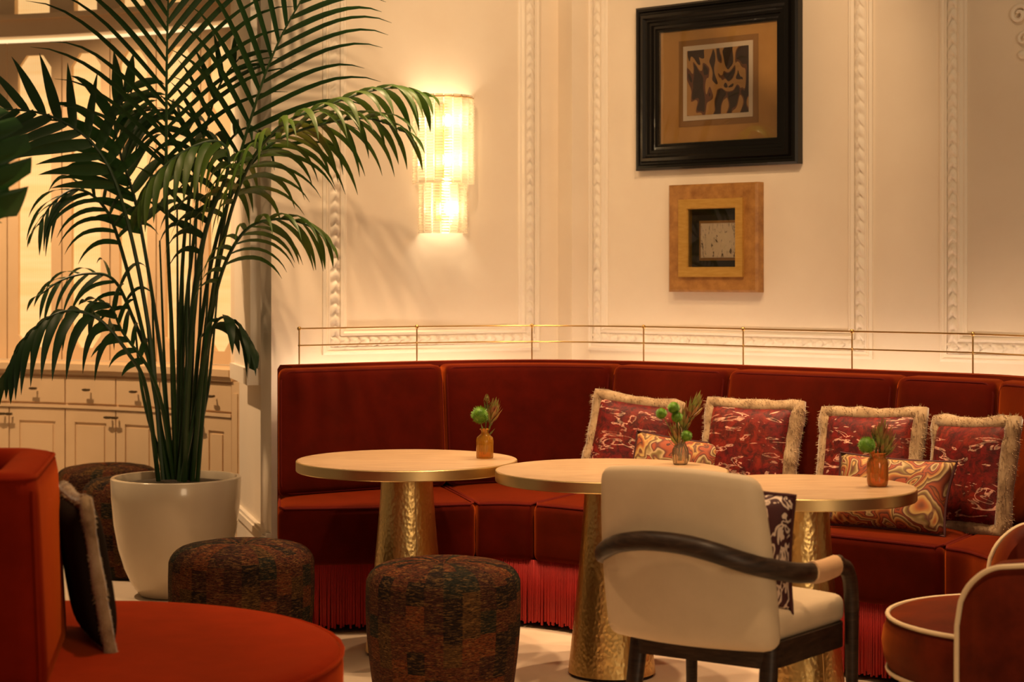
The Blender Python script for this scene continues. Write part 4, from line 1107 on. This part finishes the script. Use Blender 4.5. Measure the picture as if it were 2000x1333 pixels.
# (control points in photo pixels + depth offset), the largest fronds first
frond([(345, 945, 0), (338, 700, -.1), (326, 430, -.22), (325, 210, -.32), (327, 60, -.36), (332, -110, -.38)], 30, .74, .10, .62, .026, .95, start=.60, seed=1)
frond([(372, 945, .0), (398, 700, -.1), (440, 420, -.25), (492, 225, -.38), (545, 80, -.45), (625, -60, -.5)], 26, .58, .10, .60, .026, .90, start=.60, seed=2)
frond([(375, 945, -.05), (405, 650, -.2), (455, 400, -.35), (530, 262, -.50), (640, 205, -.52), (760, 172, -.50), (850, 190, -.48)], 32, .38, 1.15, 1.25, .034, .45, 'leaf_lit', start=.54, seed=3)
frond([(370, 945, 0), (392, 640, -.1), (440, 410, -.25), (520, 290, -.42), (620, 245, -.45), (720, 232, -.45), (800, 262, -.45)], 28, .40, .95, .85, .032, .6, 'leaf_lit', start=.54, seed=4)
frond([(320, 945, 0), (290, 640, -.02), (240, 400, -.10), (185, 285, -.15), (100, 228, -.18), (10, 214, -.2), (-80, 225, -.2)], 24, .38, .55, .18, .050, .40, 'leaf', start=.62, seed=5)
frond([(360, 945, -.08), (372, 700, -.22), (398, 470, -.35), (445, 330, -.40), (430, 278, -.42), (370, 290, -.45), (300, 345, -.48), (270, 400, -.48)], 26, .34, 1.2, 1.5, .036, .30, 'leaf_lit', start=.66, seed=6)
frond([(310, 945, -.05), (285, 760, -.2), (250, 690, -.28), (190, 622, -.33), (120, 610, -.36), (55, 655, -.38), (12, 725, -.38)], 20, .36, 1.2, 1.5, .042, .35, 'leaf', start=.55, seed=7)
frond([(385, 945, -.04), (400, 760, -.10), (410, 660, -.14), (430, 622, -.16), (460, 630, -.18), (492, 672, -.2)], 12, .30, 1.15, 1.5, .045, .3, 'leaf', start=.72, seed=8)
frond([(365, 945, 0), (392, 760, -.1), (425, 560, -.25), (475, 455, -.40), (540, 428, -.44), (600, 440, -.45), (640, 470, -.45)], 24, .32, 1.0, 1.0, .030, .5, 'leaf_lit', start=.58, seed=9)
frond([(330, 945, 0), (290, 700, 0), (235, 480, 0), (200, 400, -.02), (150, 370, -.03), (105, 395, -.05), (75, 440, -.05)], 22, .32, .8, .9, .022, .6, 'leaf', start=.66, seed=10)
frond([(325, 945, .05), (300, 740, .05), (255, 610, .02), (220, 545, .0), (170, 535, 0), (120, 548, 0), (80, 575, 0)], 16, .28, .8, .9, .022, .6, 'leaf', start=.62, seed=11)
frond([(335, 945, .05), (315, 700, .1), (270, 420, .12), (235, 300, .12), (225, 225, .12), (262, 165, .15)], 20, .40, .9, .55, .055, .5, 'leaf', start=.62, seed=12)
frond([(350, 945, .06), (352, 640, .0), (365, 420, -.08), (400, 260, -.16), (430, 165, -.22), (470, 110, -.28)], 20, .36, .55, .40, .026, .8, 'leaf', start=.58, seed=13)
frond([(340, 945, 0), (318, 800, -.05), (290, 720, -.08), (240, 650, -.1), (215, 598, -.12), (175, 590, -.12)], 14, .20, .8, .8, .034, .7, 'leaf', start=.6, seed=14)
frond([(352, 945, .08), (360, 640, .12), (385, 380, .15), (360, 240, .17), (300, 215, .17), (230, 235, .17)], 24, .36, 1.0, 1.1, .030, .5, 'leaf', start=.58, seed=15)
frond([(348, 945, .04), (380, 560, .0), (420, 380, -.06), (440, 290, -.1), (480, 250, -.15), (520, 270, -.2)], 22, .36, .9, 1.1, .034, .5, 'leaf', start=.58, seed=17)
# leafless shoots and cut stalks
for i, (x0, x1, y1, dy) in enumerate(((300, 262, 620, .05), (318, 296, 560, .03), (352, 358, 470, 0), (366, 396, 480, .03), (380, 426, 560, .02), (344, 330, 520, .06), (356, 372, 420, .04), (362, 384, 430, .07), (338, 312, 470, .08), (350, 346, 400, .1), (372, 410, 500, .0), (328, 280, 560, .1), (358, 366, 560, -.06), (368, 402, 620, -.07))):
    MB().tube(catmull([P(x0*.35+345*.65, 945, PY+dy), P((x0*.5+x1*.5), 780, PY+dy), P(x1, y1, PY+dy)], 8), [.012-.008*k/16 for k in range(17)], 7).build('shoot', 'stem', palm, PO)
